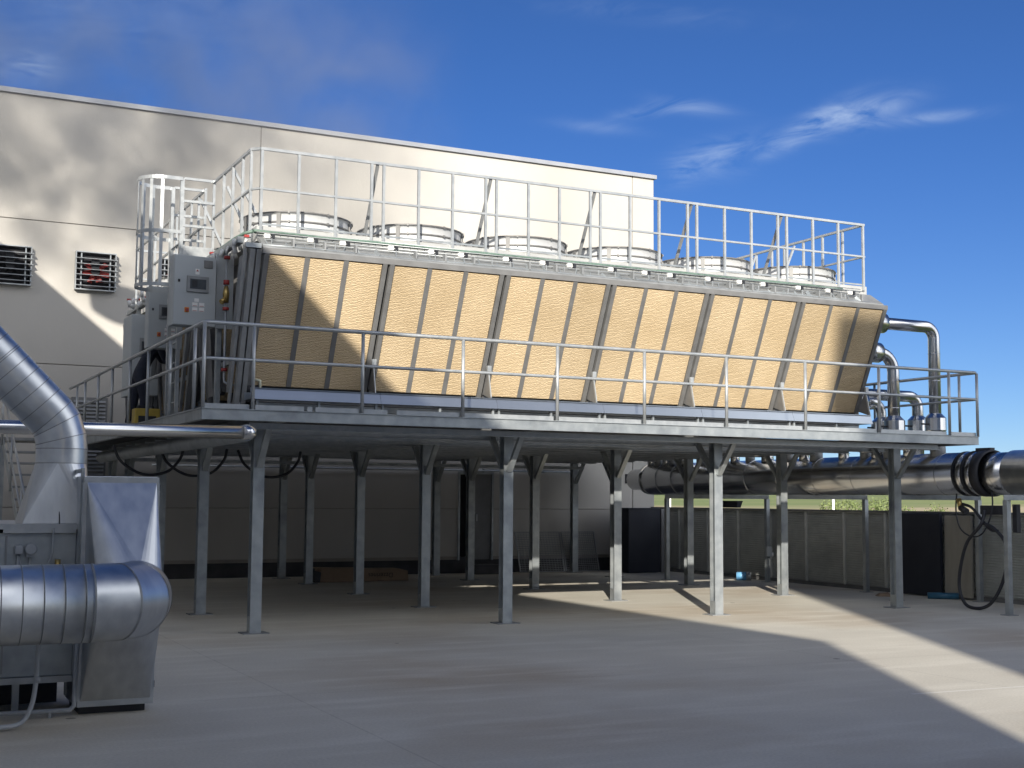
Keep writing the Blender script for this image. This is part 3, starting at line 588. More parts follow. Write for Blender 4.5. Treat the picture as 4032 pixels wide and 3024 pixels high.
# ------------------------------------------------------------------ control cabinets at the left end of the coolers
def cabinet(x0, y0, w_, z0, h_, d_, rot, label, full=True):
    t = thing('control_cabinet', label, 'cabinet', (x0, y0, z0), 'control cabinets at the left ends of the coolers')
    q = lambda a, b, c, d, e, f: MB().box(x0 + a, x0 + b, y0 + c, y0 + d, z0 + e, z0 + f)
    b = q(0, w_, .012, d_, 0, h_).build('body', M['cabinet'], t, .006)
    dr_ = q(.006, w_ - .006, -.006, .010, .006, h_ - .006).build('door', M['cabinet'], t, .004)
    sc_ = h_ / .92
    f_ = MB().box(x0 + .17 * w_ / .58, x0 + .47 * w_ / .58, y0 - .03, y0 - .007, z0 + .44 * sc_, z0 + .65 * sc_).build('screen_housing', M['galv_dark'], t, .004)
    MB().box(x0 + .21 * w_ / .58, x0 + .43 * w_ / .58, y0 - .034, y0 - .031, z0 + .48 * sc_, z0 + .61 * sc_).build('screen', M['screen'], f_)
    MB().box(x0 + .235 * w_ / .58, x0 + .31 * w_ / .58, y0 - .037, y0 - .035, z0 + .50 * sc_, z0 + .595 * sc_).build('display', M['dark'], f_)
    MB().box(x0 + .40 * w_ / .58, x0 + .52 * w_ / .58, y0 - .02, y0 - .007, z0 + .77 * sc_, z0 + .87 * sc_).build('filter_vent', M['frame'], t, .003)
    s_ = MB().box(x0 + .15 * w_ / .58, x0 + .21 * w_ / .58, y0 - .016, y0 - .007, z0 + .17 * sc_, z0 + .235 * sc_).build('isolator_switch', M['orange'], t, .003)
    MB().tube([(x0 + .18 * w_ / .58, y0 - .04, z0 + .20 * sc_), (x0 + .18 * w_ / .58, y0 - .017, z0 + .20 * sc_)], .02, 12).build('knob', M['red'], s_)
    if full:
        lb = MB()
        for (a, c) in ((.245, .255), (.335, .255), (.245, .19), (.335, .19)): lb.box(x0 + a, x0 + a + .07, y0 - .0095, y0 - .0075, z0 + c, z0 + c + .05)
        lb.box(x0 + .27, x0 + .33, y0 - .0095, y0 - .0075, z0 + .315, z0 + .36).box(x0 + .275, x0 + .33, y0 - .0095, y0 - .0075, z0 + .675, z0 + .75)
        l_ = lb.build('warning_labels', M['white'], t)
        MB().prism([(x0 + .285, z0 + .715), (x0 + .32, z0 + .715), (x0 + .3025, z0 + .742)], 'Y', y0 - .0115, y0 - .0100).build('warning_triangle', M['red'], l_)
        rd = MB()
        for (a, c) in ((.245, .255), (.335, .255), (.245, .19), (.335, .19)): rd.box(x0 + a + .006, x0 + a + .062, y0 - .0112, y0 - .0099, z0 + c + .004, z0 + c + .010)
        rd.build('red_line', M['red'], l_)
        MB().box(x0 + .05, x0 + .075, y0 - .02, y0 - .007, z0 + .56, z0 + .595).build('latch', M['dark'], t)
    t.rotation_euler.z = rot
    return t
cabinet(3.53, 16.95, .56, 3.86, .92, .22, R(4), 'large grey control cabinet with a screen, right above the deck corner')
cabinet(3.76, 19.80, .52, 3.86, .93, .22, R(2), 'grey control cabinet seen edge-on between the ladder cage and the large one')
cabinet(3.90, 21.93, .46, 3.30, 1.34, .75, 0, 'rear grey control cabinet at the far left against the cream wall', False)
ep = MB().box(4.11, 4.34, 17.08, 17.10, 3.86, 4.85)
tag(ep.build('side_sheet', M['cabinet'], None, .004), 'plain grey sheet beside the large control cabinet, behind the valve pipe', 'panel')
vp = thing('valve_pipe', 'thin vertical pipe with red flanges and a brass valve beside the large cabinet', 'pipe', (4.2, 16.9, ZD))
MB().tube([(4.20, 16.9, 4.86), (4.20, 16.9, 3.20), (4.20, 16.88, 3.14), (4.26, 16.85, 3.10), (4.42, 16.8, 3.10)], .016, 10).build('pipe', M['greypvc'], vp)
for z in (4.78, 4.10, 3.30): MB().tube([(4.20, 16.9, z - .02), (4.20, 16.9, z + .02)], .042, 12).build('flange', M['red'], vp)
MB().tube([(4.20, 16.9, 4.18), (4.20, 16.9, 4.30), (4.20, 16.9, 4.40)], [.035, .045, .028], 12).tube([(4.20, 16.9, 4.24), (4.13, 16.86, 4.18)], [.03, .036], 12).build('valve', M['brass'], vp)
MB().tube([(4.20, 16.9, 4.42), (4.20, 16.9, 4.48)], .04, 12).build('handwheel', M['red'], vp)
pm = thing('water_pump', 'dark pump with beige pipework at the left foot of the front cooler', 'pump', (4.45, 16.6, ZD))
MB().tube([(4.36, 16.55, 3.02), (4.58, 16.55, 3.02)], .075, 16).box(4.38, 4.56, 16.48, 16.62, 2.66, 2.96).build('motor', M['dark'], pm)
MB().tube([(4.34, 16.50, ZD), (4.34, 16.50, 2.86), (4.36, 16.50, 2.91), (4.40, 16.50, 2.93), (4.50, 16.50, 2.93)], .018, 10).build('drain_pipe', M['beige'], pm)
MB().tube([(4.57, 16.50, 2.96), (4.57, 16.50, 3.14), (4.50, 16.50, 3.16)], .022, 10).build('riser', M['beige'], pm)
# red and white valves at the left end of the cable tray
vv = thing('valve_cluster', 'cluster of white valves with red handles at the upper left corner of the front cooler', 'valve', (4.15, 16.4, 4.9))
wm = MB(); rm = MB()
for k in range(14):
    x = 4.16 + random.uniform(-.06, .12); y = 16.15 + k * .12; z = 4.87 + random.uniform(-.05, .07)
    wm.tube([(x, y, z), (x + random.uniform(-.05, .05), y + .03, z - .09)], random.uniform(.014, .032), 8)
    if k % 3 == 0: rm.box(x - .03, x + .03, y - .02, y + .02, z + .02, z + .05)
wm.build('valves', M['white'], vv); rm.build('handles', M['red'], vv)
vv2 = copy_tree(vv); vv2.location.y += 4.9; vv2.location.x += -.22; vv2['label'] = 'cluster of white valves above the rear cabinet, below the ladder cage'

# ------------------------------------------------------------------ insulated pipes on the right
HX, HZ, HR = 15.85, 2.10, .342
hd = thing('header_pipe', 'long fat aluminium-clad header pipe running beside the fence on the right', 'pipe', (HX, 20, HZ))
MB().tube([(HX, 14.98, HZ), (HX, 24.75, HZ)], HR, 40).build('cladding', M['clad'], hd)
MB().tube([(HX, 24.75, HZ), (HX, 24.95, HZ), (HX, 25.05, HZ), (HX, 25.55, HZ), (HX, 25.68, HZ)], [HR, HR * .97, .235, .235, .15], 32).build('end_cap', M['clad'], hd)
for y in (15.9, 16.9, 17.9, 18.95, 20.0, 21.0, 22.0, 23.0, 23.6, 24.2): MB().tube([(HX, y, HZ), (HX, y + .02, HZ)], HR + .003, 40, True).build('seam_band', M['clad'], hd)
MB().tube([(HX, 14.55, HZ - .01), (HX, 15.0, HZ - .01)], HR - .01, 40).build('short_section', M['clad'], hd)
MB().tube([(HX, 12.4, HZ + .0), (HX, 14.55, HZ + .0)], HR + .006, 40).build('end_section', M['duct'], hd)
cp = MB()
for y0_, y1_, r_ in ((15.50, 15.535, .358), (15.30, 15.345, .362), (14.98, 15.16, .365)): cp.tube([(HX, y0_, HZ), (HX, y1_, HZ)], r_, 40)
cp.box(HX - .05, HX + .05, 15.0, 15.3, HZ + .35, HZ + .40); cp.build('rubber_bands', M['rubber'], hd)
MB().tube([(HX, 15.16, HZ), (HX, 15.30, HZ)], .350, 40).tube([(HX, 15.345, HZ), (HX, 15.50, HZ)], .350, 40).build('clamps', M['clad'], hd)
stub_y = [16.05, 16.72, 17.2, 17.46, 17.78, 18.35, 19.1, 19.45, 19.9, 20.55, 21.1, 21.6, 22.0, 22.45, 22.8, 23.4, 23.85, 24.1, 24.4, 24.7]
for k, y in enumerate(stub_y):
    pts = [(HX - .1, y, HZ + .28), (HX - .1, y, ZB - .02)] + [tuple(p) for p in arc((HX - .2, y, ZB - .02), .1, 0, 90, (1, 0, 0), (0, 0, 1), 5)][1:] + [(15.36, y, ZB + .08)]
    MB().tube(pts, .095 if k % 3 else .12, 16).build('branch', M['clad'] if k % 2 else M['galv_dark'], hd)
risers = [(15.85, 16.2, 4.53, .098, 'tallest clad riser pipe, bending left into the cooler end at the far right'), (15.07, 16.32, 4.06, .098, 'clad riser pipe with the widest bend, standing close to the cooler end'),
          (16.02, 16.78, 3.42, .095, 'short clad riser pipe between the two taller ones'), (15.15, 16.70, 3.28, .08, 'smallest clad riser pipe, hidden low behind the railing beside the cooler')]
for (x, y, zt, r, lab) in risers:
    t = thing('riser_pipe', lab, 'pipe', (x, y, ZD), 'clad riser pipes at the right end of the coolers')
    rb = .30 if 'widest' in lab else .19
    pts = [(x, y, HZ + .2 if x > 15.3 else ZD + .01), (x, y, zt - rb)] + [tuple(p) for p in arc((x - rb, y, zt - rb), rb, 0, 90, (1, 0, 0), (0, 0, 1), 7)][1:] + [(14.5, y, zt)]
    MB().tube(pts, r, 24).build('pipe', M['clad'], t)
    zz = 2.72 if x > 15.3 else 2.66
    MB().tube([(x, y, zz), (x, y, zz + .10), (x, y, zz + .30), (x, y, zz + .38)], [r, .175, .175, r], 20, True, False).build('valve_cover', M['clad'], t)
    MB().tube([(14.5, y, zt), (14.56, y, zt), (14.76, y, zt), (14.80, y, zt)], [.13, .165, .165, r], 24).build('flange_cover', M['clad'], t)
    MB().tube([(x - .30, y, zz + .2), (x - .17, y, zz + .2)], .014, 8).build('valve_stem', M['dark'], t)
    for z in (zt - .45, zt - .9):
        if z > 3.1: MB().tube([(x, y, z), (x, y, z + .012)], r + .003, 24).build('seam_band', M['clad'], t)
frames = [((15.09, 23.08), (16.63, 21.73), 'pipe support frame farthest back, next to the building corner'), ((15.35, 19.62), (16.53, 18.69), 'middle pipe support frame under the header, before the louvred fence'),
          ((15.60, 16.9), (16.76, 16.2), 'pipe support frame half hidden by the front right column'), ((15.17, 14.11), (16.7, 12.76), 'nearest pipe support frame at the right edge, with the black hose')]
for (a, b, lab) in frames:
    t = thing('pipe_support', lab, 'support', (a[0], a[1], 0), 'frames carrying the header pipe')
    for p in (a, b): MB().box(p[0] - .04, p[0] + .04, p[1] - .04, p[1] + .04, .01, 1.68).build('leg', M['galv'], t); MB().box(p[0] - .09, p[0] + .09, p[1] - .09, p[1] + .09, 0, .01).build('base_plate', M['galv_dark'], t)
    d = (Vector(b) - Vector(a)).normalized() * .04
    MB().bar((a[0] - d[0], a[1] - d[1], 1.72), (b[0] + d[0], b[1] + d[1], 1.72), .08, .08).build('cross_bar', M['galv'], t)
    mx_, my_ = (a[0] + b[0]) / 2, (a[1] + b[1]) / 2
    MB().box(HX - .06, HX + .06, my_ - .04, my_ + .04, 1.755, 1.80).build('saddle', M['dark'], t)
# black hose loops at the right
def spline(pts, n=10):
    P = [Vector(p) for p in pts]; P = [P[0] * 2 - P[1]] + P + [P[-1] * 2 - P[-2]]; o = []
    for i in range(1, len(P) - 2):
        for k in range(n):
            t = k / n; a, b, c, d = P[i - 1:i + 3]; o.append(.5 * ((2 * b) + (c - a) * t + (2 * a - 5 * b + 4 * c - d) * t * t + (3 * b - a - 3 * c + d) * t ** 3))
    o.append(P[-2]); return o
def loop(ct, pts, r, name, m_, lab, cat): return tag(MB().tube(spline(pts), r, 10).build(name, m_), lab, cat)
hs = [(15.4, 14.75, 1.52), (15.30, 14.75, 1.30), (15.42, 15.15, 1.02), (15.50, 15.38, .60), (15.52, 15.42, .28), (15.48, 15.25, .06), (15.45, 14.95, .03), (15.35, 14.62, .14), (15.28, 14.35, .42), (15.26, 14.22, .75), (15.28, 14.26, 1.05), (15.32, 14.5, 1.25), (15.36, 14.75, 1.33)]
loop(0, hs, .026, 'black_hose', M['rubber'], 'thick black hose hanging in a long loop to the ground at the far right', 'hose')
loop(0, [(15.53, 15.45, 1.78), (15.52, 15.46, 1.50), (15.50, 15.36, 1.24), (15.46, 15.1, 1.12), (15.42, 14.85, 1.16), (15.40, 14.68, 1.35), (15.42, 14.62, 1.6), (15.5, 14.7, 1.8)], .012, 'cable', M['rubber'], 'thin black cable in a round loop below the banded pipe joint', 'cable')
loop(0, [(15.5, 15.3, 1.62), (15.44, 15.05, 1.56), (15.38, 14.8, 1.38), (15.34, 14.6, 1.24), (15.34, 14.45, 1.22)], .022, 'short_hose', M['rubber'], 'short black hose crossing below the header pipe to the support leg', 'hose')
va = thing('valve_assembly', 'black and brass valve hanging below the banded pipe joint', 'valve', (15.6, 15.2, 1.5))
MB().tube([(15.5, 15.38, 1.70), (15.5, 15.34, 1.55)], .04, 12).build('nipple', M['brass'], va)
MB().tube([(15.5, 15.34, 1.56), (15.48, 15.2, 1.50)], .05, 12).build('valve_body', M['rubber'], va)
MB().box(15.5, 15.6, 14.5, 14.95, 1.46, 1.60).build('actuator', M['rubber'], va, .01)
MB().box(15.52, 15.6, 14.25, 14.33, 1.2, 1.62).build('bracket', M['rubber'], va)

# ------------------------------------------------------------------ fence on the right
fc = thing('louvred_fence', 'dark grey louvred metal fence along the right side of the yard', 'fence', (16.97, 17, 0))
y = 26.55; FH = 1.47
while y > 8.0:
    y1 = y - 1.13
    if 1:
        mb = MB()
        for k in range(30):
            z = .10 + k * .0445
            mb.hexa([(16.955, y1 + .03, z), (16.955, y - .03, z), (16.99, y - .03, z + .028), (16.99, y1 + .03, z + .028), (16.955, y1 + .03, z + .004), (16.955, y - .03, z + .004), (16.99, y - .03, z + .032), (16.99, y1 + .03, z + .032)])
        mb.box(16.996, 17.004, y1, y, .0, FH - .02)
        mb.build('louvre_panel', M['louvre'], fc)
    MB().box(16.94, 17.01, y - .03, y + .03, 0, FH - .025).build('post', M['louvre'], fc)
    y = y1
MB().box(16.92, 17.03, 8.0, 26.58, FH - .022, FH + .012).build('top_cap', M['frame'], fc)
MB().box(16.93, 17.02, 8.0, 26.58, .0, .07).build('bottom_rail', M['frame'], fc)
tag(MB().box(16.80, 16.86, 17.12, 18.10, .02, 1.445).box(16.79, 16.80, 17.12, 17.62, .02, 1.42).build('black_board', M['navy'], None, .004), 'black sheet panel standing against the louvred fence behind the front right column', 'panel')
bd = MB().hexa([(16.80, 16.44, .04), (16.86, 16.44, .04), (16.86, 17.03, .04), (16.80, 17.03, .04), (16.84, 16.46, 1.42), (16.90, 16.46, 1.42), (16.90, 17.05, 1.42), (16.84, 17.05, 1.42)])
tag(bd.build('wooden_board', M['wood'], None, .004), 'pale brown board leaning on the fence beside the black sheet', 'board')
tag(MB().box(15.58, 16.42, 25.4, 26.1, .01, 1.44).box(15.56, 16.44, 25.38, 26.12, 1.44, 1.46).build('dark_cabinet', M['navy'], None, .006), 'chest-high dark navy cabinet standing in the corner below the header pipe end', 'cabinet')
tag(MB().box(16.44, 16.62, 25.38, 25.44, 0, 1.44).build('grey_panel', M['doorleaf'], None, .004), 'narrow grey panel between the navy cabinet and the fence', 'panel')
tag(MB().tube([(16.42, 17.05, .055), (16.80, 16.72, .055)], .055, 16).build('blue_tube', M['blue'], None), 'short blue tube lying at the foot of the wooden board', 'tube')
bb = thing('drum', 'small blue and silver drum lying on the sunlit ground by the fence', 'drum', (16.4, 22.4, 0))
MB().tube([(16.36, 22.42, .09), (16.52, 22.30, .09)], .085, 20).build('body', M['skyblue'], bb); MB().tube([(16.52, 22.30, .09), (16.60, 22.24, .09)], .088, 20).build('lid', M['galv_light'], bb)
sw = thing('switch_box', 'small grey switch box on the leg of the farthest pipe support', 'box', (16.6, 21.6, .6))
MB().box(16.55, 16.67, 21.64, 21.69, .52, .72).build('housing', M['cabinet'], sw, .004); MB().tube([(16.70, 21.66, .52), (16.70, 21.66, .60)], .025, 10).build('sensor', M['white'], sw)
db = MB().hexa([(16.06, 21.98, 1.50), (16.16, 21.98, 1.50), (16.16, 22.9, 1.50), (16.06, 22.9, 1.50), (16.04, 21.93, 1.64), (16.18, 21.93, 1.64), (16.18, 22.9, 1.64), (16.04, 22.9, 1.64)])
tag(db.build('hanging_tray', M['navy'], None, .004), 'small dark green tray hanging under the header pipe above the fence', 'tray')
# leaning mesh panels by the wall
for k, (x0_, x1_, lab) in enumerate(((13.23, 14.35, 'left dark mesh panel leaning on the wall beside the doorway'), (14.40, 15.25, 'right dark mesh panel leaning on the wall behind the columns'))):
    t = thing('mesh_panel', lab, 'panel', (x0_, 26.2, 0), 'mesh panels leaning on the wall')
    MB().bar((x0_, 26.15, .03), (x0_, 26.42, .9), .025, .025).bar((x1_, 26.15, .03), (x1_, 26.42, .9), .025, .025).bar((x0_, 26.42, .9), (x1_, 26.42, .9), .025, .025).bar((x0_, 26.15, .03), (x1_, 26.15, .03), .025, .025).build('frame', M['galv_dark'], t)
    g = MB()
    for j in range(1, 22): f = j / 22; g.bar((x0_, 26.15 + .27 * f, .03 + .87 * f), (x1_, 26.15 + .27 * f, .03 + .87 * f), .008, .014)
    for j in range(1, 16): x = x0_ + (x1_ - x0_) * j / 16; g.bar((x, 26.155, .03), (x, 26.425, .9), .006, .006)
    g.build('mesh', M['galv_dark'], t)
# cardboard pack under the platform
ca = thing('cardboard_pack', 'long flat brown cardboard pack lying on the floor behind the columns', 'carton', (8.0, 24.6, 0))
MB().prism([(8.04, .005), (9.95, .005), (9.93, .20), (9.75, .245), (8.12, .26)], 'Y', 24.62, 25.0).build('box', M['card'], ca, .006)
MB().hexa([(7.86, 24.70, .28), (8.35, 24.50, .26), (9.0, 24.55, .255), (8.9, 25.0, .26), (7.86, 24.70, .30), (8.35, 24.50, .275), (9.0, 24.55, .265), (8.9, 25.0, .27)]).build('flap', M['card'], ca)
MB().prism([(7.98, .01), (8.08, .01), (8.10, .2), (7.93, .25)], 'Y', 24.55, 24.9).build('open_end', M['dark'], ca)
def text(s, size, loc, rot, m_, parent, name='lettering', ext=.001):
    cu = bpy.data.curves.new(name, 'FONT'); cu.body = s; cu.size = size; cu.extrude = ext; cu.align_x = 'CENTER'; cu.align_y = 'CENTER'
    tmp = bpy.data.objects.new('tmp', cu); col.objects.link(tmp)
    dg = bpy.context.evaluated_depsgraph_get(); me = bpy.data.meshes.new_from_object(tmp.evaluated_get(dg)); bpy.data.objects.remove(tmp)
    o = bpy.data.objects.new(name, me); col.objects.link(o); me.materials.clear(); me.materials.append(m_)
    root = parent
    while root.parent: root = root.parent
    o.location = Vector(loc) - root.location; o.rotation_euler = rot; o.parent = parent
    return o
text('Dzzerines', .13, (9.35, 24.615, .125), (R(90), R(180), 0), M['ink'], ca)
ctr = MB().box(4.6, 14.2, 25.0, 25.25, 2.30, 2.305).box(4.6, 14.2, 25.0, 25.004, 2.305, 2.36).box(4.6, 14.2, 25.246, 25.25, 2.305, 2.36)
tag(ctr.build('cable_tray', M['galv'], None), 'long shallow cable tray slung under the deck in front of the back wall', 'cable tray')
rg2 = MB().hexa([(15.95, 17.75, .0), (16.2, 17.6, .0), (16.3, 17.8, .0), (16.05, 17.95, .0), (16.0, 17.76, .06), (16.15, 17.68, .04), (16.22, 17.8, .07), (16.08, 17.88, .05)])
tag(rg2.build('rag', M['card'], None, .01), 'crumpled reddish rag on the floor at the foot of the fence', 'rag')
# pipes crossing on the left
sp = thing('cross_pipe', 'shiny clad pipe crossing in from the left below the deck corner', 'pipe', (1.3, 14.3, 2.36))
MB().tube([(-1.2, 14.3, 2.33), (3.80, 14.3, 2.36)], .073, 24).build('cladding', M['clad'], sp)
MB().tube([(3.78, 14.3, 2.36), (3.86, 14.3, 2.36), (3.92, 14.3, 2.36)], [.078, .078, .05], 24).tube([(2.0, 14.3, 2.347), (2.012, 14.3, 2.347)], .077, 24).build('bands', M['clad'], sp)
uc = MB().tube([(3.84, 14.35, 2.36), (3.86, 14.6, 2.36), (3.90, 15.0, 2.36), (3.90, 24.5, 2.34)], .095, 20)
tag(uc.build('under_deck_pipe', M['galv']), 'grey pipe running back beneath the left edge of the deck', 'pipe')
for k, (x, y, lab) in enumerate(((3.95, 20.3, 'black hose loop hanging under the deck, left of the second column'), (4.7, 20.6, 'larger black hose loop hanging under the deck between the left columns'), (6.0, 20.9, 'black hose loop hanging under the deck right of the front left column'))):
    tag(MB().tube(spline([(x - .55, y, 2.40), (x - .42, y, 2.16), (x - .1, y, 1.98), (x + .25, y, 2.02), (x + .45, y, 2.22), (x + .5, y, 2.40)]), .022, 10).build('hanging_hose', M['rubber']), lab, 'hose', 'black hoses hanging under the deck')

# ------------------------------------------------------------------ person on the deck
pe = thing('person', 'person in dark clothing leaning forward beside the middle cooler, behind the deck railing', 'person', (3.82, 20.5, ZD))
def skin_obj(name, pts, edges, material, parent, sub=2, root=0):
    me = bpy.data.meshes.new(name); off = pe.location
    me.from_pydata([tuple(Vector(p[:3]) - off) for p in pts], edges, []); me.materials.append(material)
    o = bpy.data.objects.new(name, me); col.objects.link(o); o.parent = parent
    md = o.modifiers.new('skin', 'SKIN'); md.use_smooth_shade = True
    for i, p in enumerate(pts):
        me.skin_vertices[0].data[i].radius = (p[3], p[4] if len(p) > 4 else p[3]); me.skin_vertices[0].data[i].use_root = (i == root)
    ss = o.modifiers.new('sub', 'SUBSURF'); ss.levels = sub; ss.render_levels = sub
    return o
bx, by = 3.80, 20.5; Z = ZD
# leaning to +X: pelvis, waist, chest, neck ; arms reach to the machine
P = [(bx, by, Z + .88, .13, .10), (bx + .06, by, Z + 1.05, .125, .10), (bx + .17, by, Z + 1.24, .15, .11), (bx + .26, by, Z + 1.36, .10, .08), (bx + .32, by, Z + 1.44, .05),
     (bx - .02, by - .10, Z + .80, .095), (bx + .05, by - .11, Z + .46, .068), (bx - .02, by - .12, Z + .09, .045), (bx + .10, by - .13, Z + .045, .04),
     (bx - .02, by + .10, Z + .80, .095), (bx - .06, by + .11, Z + .46, .068), (bx - .16, by + .12, Z + .09, .045), (bx - .04, by + .13, Z + .045, .04),
     (bx + .24, by - .18, Z + 1.31, .065), (bx + .33, by - .22, Z + 1.06, .050), (bx + .56, by - .16, Z + 1.02, .034),
     (bx + .24, by + .18, Z + 1.31, .065), (bx + .36, by + .22, Z + 1.10, .050), (bx + .58, by + .14, Z + 1.10, .034)]
E_ = [(0, 1), (1, 2), (2, 3), (3, 4), (0, 5), (5, 6), (6, 7), (7, 8), (0, 9), (9, 10), (10, 11), (11, 12), (3, 13), (13, 14), (14, 15), (3, 16), (16, 17), (17, 18)]
skin_obj('body', P, E_, M['cloth'], pe)
H = [(bx + .33, by, Z + 1.44, .048), (bx + .38, by, Z + 1.50, .055, .06), (bx + .43, by, Z + 1.56, .075, .085), (bx + .46, by, Z + 1.62, .08, .09), (bx + .45, by, Z + 1.67, .05, .06), (bx + .52, by, Z + 1.55, .016)]
skin_obj('head', H, [(0, 1), (1, 2), (2, 3), (3, 4), (2, 5)], M['skin'], pe)
hh = [(bx + .37, by, Z + 1.56, .05, .07), (bx + .42, by, Z + 1.66, .075, .085), (bx + .48, by, Z + 1.69, .05, .07)]
skin_obj('hair', hh, [(0, 1), (1, 2)], M['hair'], pe)
for (hx, hy, hz) in ((bx + .56, by - .16, Z + 1.02), (bx + .58, by + .14, Z + 1.10)):
    V = [(hx, hy, hz, .026, .018), (hx + .05, hy, hz, .034, .016), (hx + .085, hy, hz, .032, .014)]; Ed = [(0, 1), (1, 2)]
    for k, dy_ in enumerate((-.028, -.009, .010, .028)):
        i = len(V); ln = (.055, .068, .064, .05)[k]
        V += [(hx + .095, hy + dy_, hz, .009), (hx + .095 + ln * .55, hy + dy_ * 1.1, hz - .006, .008), (hx + .095 + ln * .9, hy + dy_ * 1.1, hz - .026, .0065)]; Ed += [(2, i), (i, i + 1), (i + 1, i + 2)]
    i = len(V); V += [(hx + .04, hy - .038, hz, .010), (hx + .075, hy - .055, hz - .012, .008)]; Ed += [(1, i), (i, i + 1)]
    skin_obj('hand', V, Ed, M['skin'], pe, 1)
yb = thing('tool_case', 'yellow tool case on the deck behind the left railing', 'case', (3.6, 19.3, ZD))
MB().box(3.50, 3.86, 19.2, 19.45, ZD, ZD + .26).build('case', M['yellow'], yb, .015); MB().box(3.55, 3.80, 19.19, 19.199, ZD + .05, ZD + .15).build('label_plate', M['dark'], yb); MB().tube([(3.58, 19.32, ZD + .26), (3.58, 19.32, ZD + .30), (3.78, 19.32, ZD + .30), (3.78, 19.32, ZD + .26)], .012, 8).build('handle', M['dark'], yb)

# ------------------------------------------------------------------ ventilation ducts in the left foreground
hz_ = .898; hy_ = 9.65; hr = .274; RB = .38; HXC = 1.49
du = thing('horizontal_duct', 'fat round spiral duct low on the left, turning into a flared hood', 'duct', (1.0, hy_, hz_))
MB().tube([(-.6, hy_, hz_), (HXC, hy_, hz_)], hr, 48).build('straight_duct', M['duct'], du)
sb = MB()
for k in range(14): x = HXC - .06 - k * .137; sb.tube([(x, hy_, hz_), (x + .005, hy_, hz_)], hr + .0018, 48)
sb.build('spiral_seams', M['galv_dark'], du)
angs = [0, 30, 60, 90]; cen = Vector((HXC, hy_ + RB, hz_))
ept = [cen + Vector((math.sin(R(a)), -math.cos(R(a)), 0)) * RB for a in angs]
def ringpts(a, r, n=48):
    c = cen + Vector((math.sin(R(a)), -math.cos(R(a)), 0)) * RB; rad = Vector((math.sin(R(a)), -math.cos(R(a)), 0))
    return [c + (rad * math.cos(2 * PI * j / n) + Vector((0, 0, 1)) * math.sin(2 * PI * j / n)) * r for j in range(n)]
for k in range(3):
    mb = MB(); n = 48; A_, B_ = ringpts(angs[k] + .6 * (k > 0), hr), ringpts(angs[k + 1] - .6, hr)
    mb.v = A_ + B_; mb.f = [(j, (j + 1) % n, n + (j + 1) % n, n + j) for j in range(n)]; mb.sm = [True] * n
    mb.build('elbow_segment', M['sheet' if k else 'duct'], du)
sb = MB()
for a in angs:
    n = 48; i0 = len(sb.v); sb.v += ringpts(a - .7, hr + .003) + ringpts(a + .7, hr + .003); sb.f += [(i0 + j, i0 + (j + 1) % n, i0 + n + (j + 1) % n, i0 + n + j) for j in range(n)]; sb.sm += [True] * n
sb.build('elbow_seams', M['galv_dark'], du)
def loft(rect, circ, n=48, owner=None):      # rectangle (4 corners) to circle
    mb = MB(); i = 0; mb.v = [Vector(p) for p in circ]; c = sum(mb.v, Vector()) / n; ri = len(mb.v); mb.v += [Vector(p) for p in rect]
    def near(p): return min(range(4), key=lambda k: (Vector(rect[k]) - p).length)
    own = [owner(360 * j / n) if owner else near(mb.v[j]) for j in range(n)]
    for j in range(n):
        j2 = (j + 1) % n
        mb.f.append((j, j2, ri + own[j])); mb.sm.append(False)
        if own[j] != own[j2]: mb.f.append((j2, ri + own[j2], ri + own[j])); mb.sm.append(False)
    return mb
x0, x1, z0, z1, yy = 1.56, 2.08, .11, 1.75, 10.40
loft([(x0, yy, z0), (x1, yy, z0), (x1, yy, z1), (x0, yy, z1)], [Vector((p.x - .028, p.y, p.z)) for p in ringpts(90, .238)], 48, lambda a: 2 if a < 72 else 3 if a < 180 else 0 if a < 270 else 1).build('hood', M['sheet'], du)
fr = MB().box(x0 - .02, x1 + .02, yy, yy + .05, z1, z1 + .045).box(x0 - .02, x1 + .02, yy, yy + .05, z0 - .045, z0).box(x0 - .03, x0, yy, yy + .05, z0, z1).box(x1, x1 + .025, yy, yy + .05, z0, z1)
fr.build('flange_frame', M['galv_light'], du)
pl = thing('plenum_box', 'tall galvanised plenum box behind the flared hood on the left', 'duct', (1.8, 10.7, 0))
MB().box(x0 - .02, x1 + .015, yy + .052, 11.05, .06, 1.80).build('casing', M['sheet'], pl, .004)
MB().box(x0 + .01, x1 - .02, yy + .1, 11.0, 0, .06).build('feet', M['dark'], pl)
MB().bar((x0 - .022, yy + .10, .08), (x0 - .022, yy + .10, 1.86), .02, .05).bar((x0 - .022, 11.0, .08), (x0 - .022, 11.0, 1.86), .02, .05).bar((x0 - .022, yy + .12, 1.84), (x0 - .022, 11.0, 1.84), .02, .03).build('corner_posts', M['galv'], pl)
for z in (1.715, 1.30, .62, .20): MB().box(x1 + .02, x1 + .045, yy + .08, yy + .12, z - .025, z + .025).build('latch', M['dark'], pl)
vd = thing('rising_duct', 'round segmented duct rising from the air handler and slanting up to the left', 'duct', (1.44, 11.0, 1.44))
VY = 11.0; vr = .197
path = [Vector((1.443, VY, 1.905)), Vector((1.443, VY, 2.02)), Vector((1.435, VY, 2.10)), Vector((1.40, VY, 2.215)), Vector((1.36, VY, 2.275)), Vector((.954, VY, 2.69)), Vector((-.7, VY, 4.38))]
dirs = [Vector((0, 0, 1)), Vector((0, 0, 1)), Vector((-.26, 0, .97)).normalized(), Vector((-.5, 0, .86)).normalized(), Vector((-.70, 0, .714)), Vector((-.70, 0, .714)), Vector((-.70, 0, .714))]
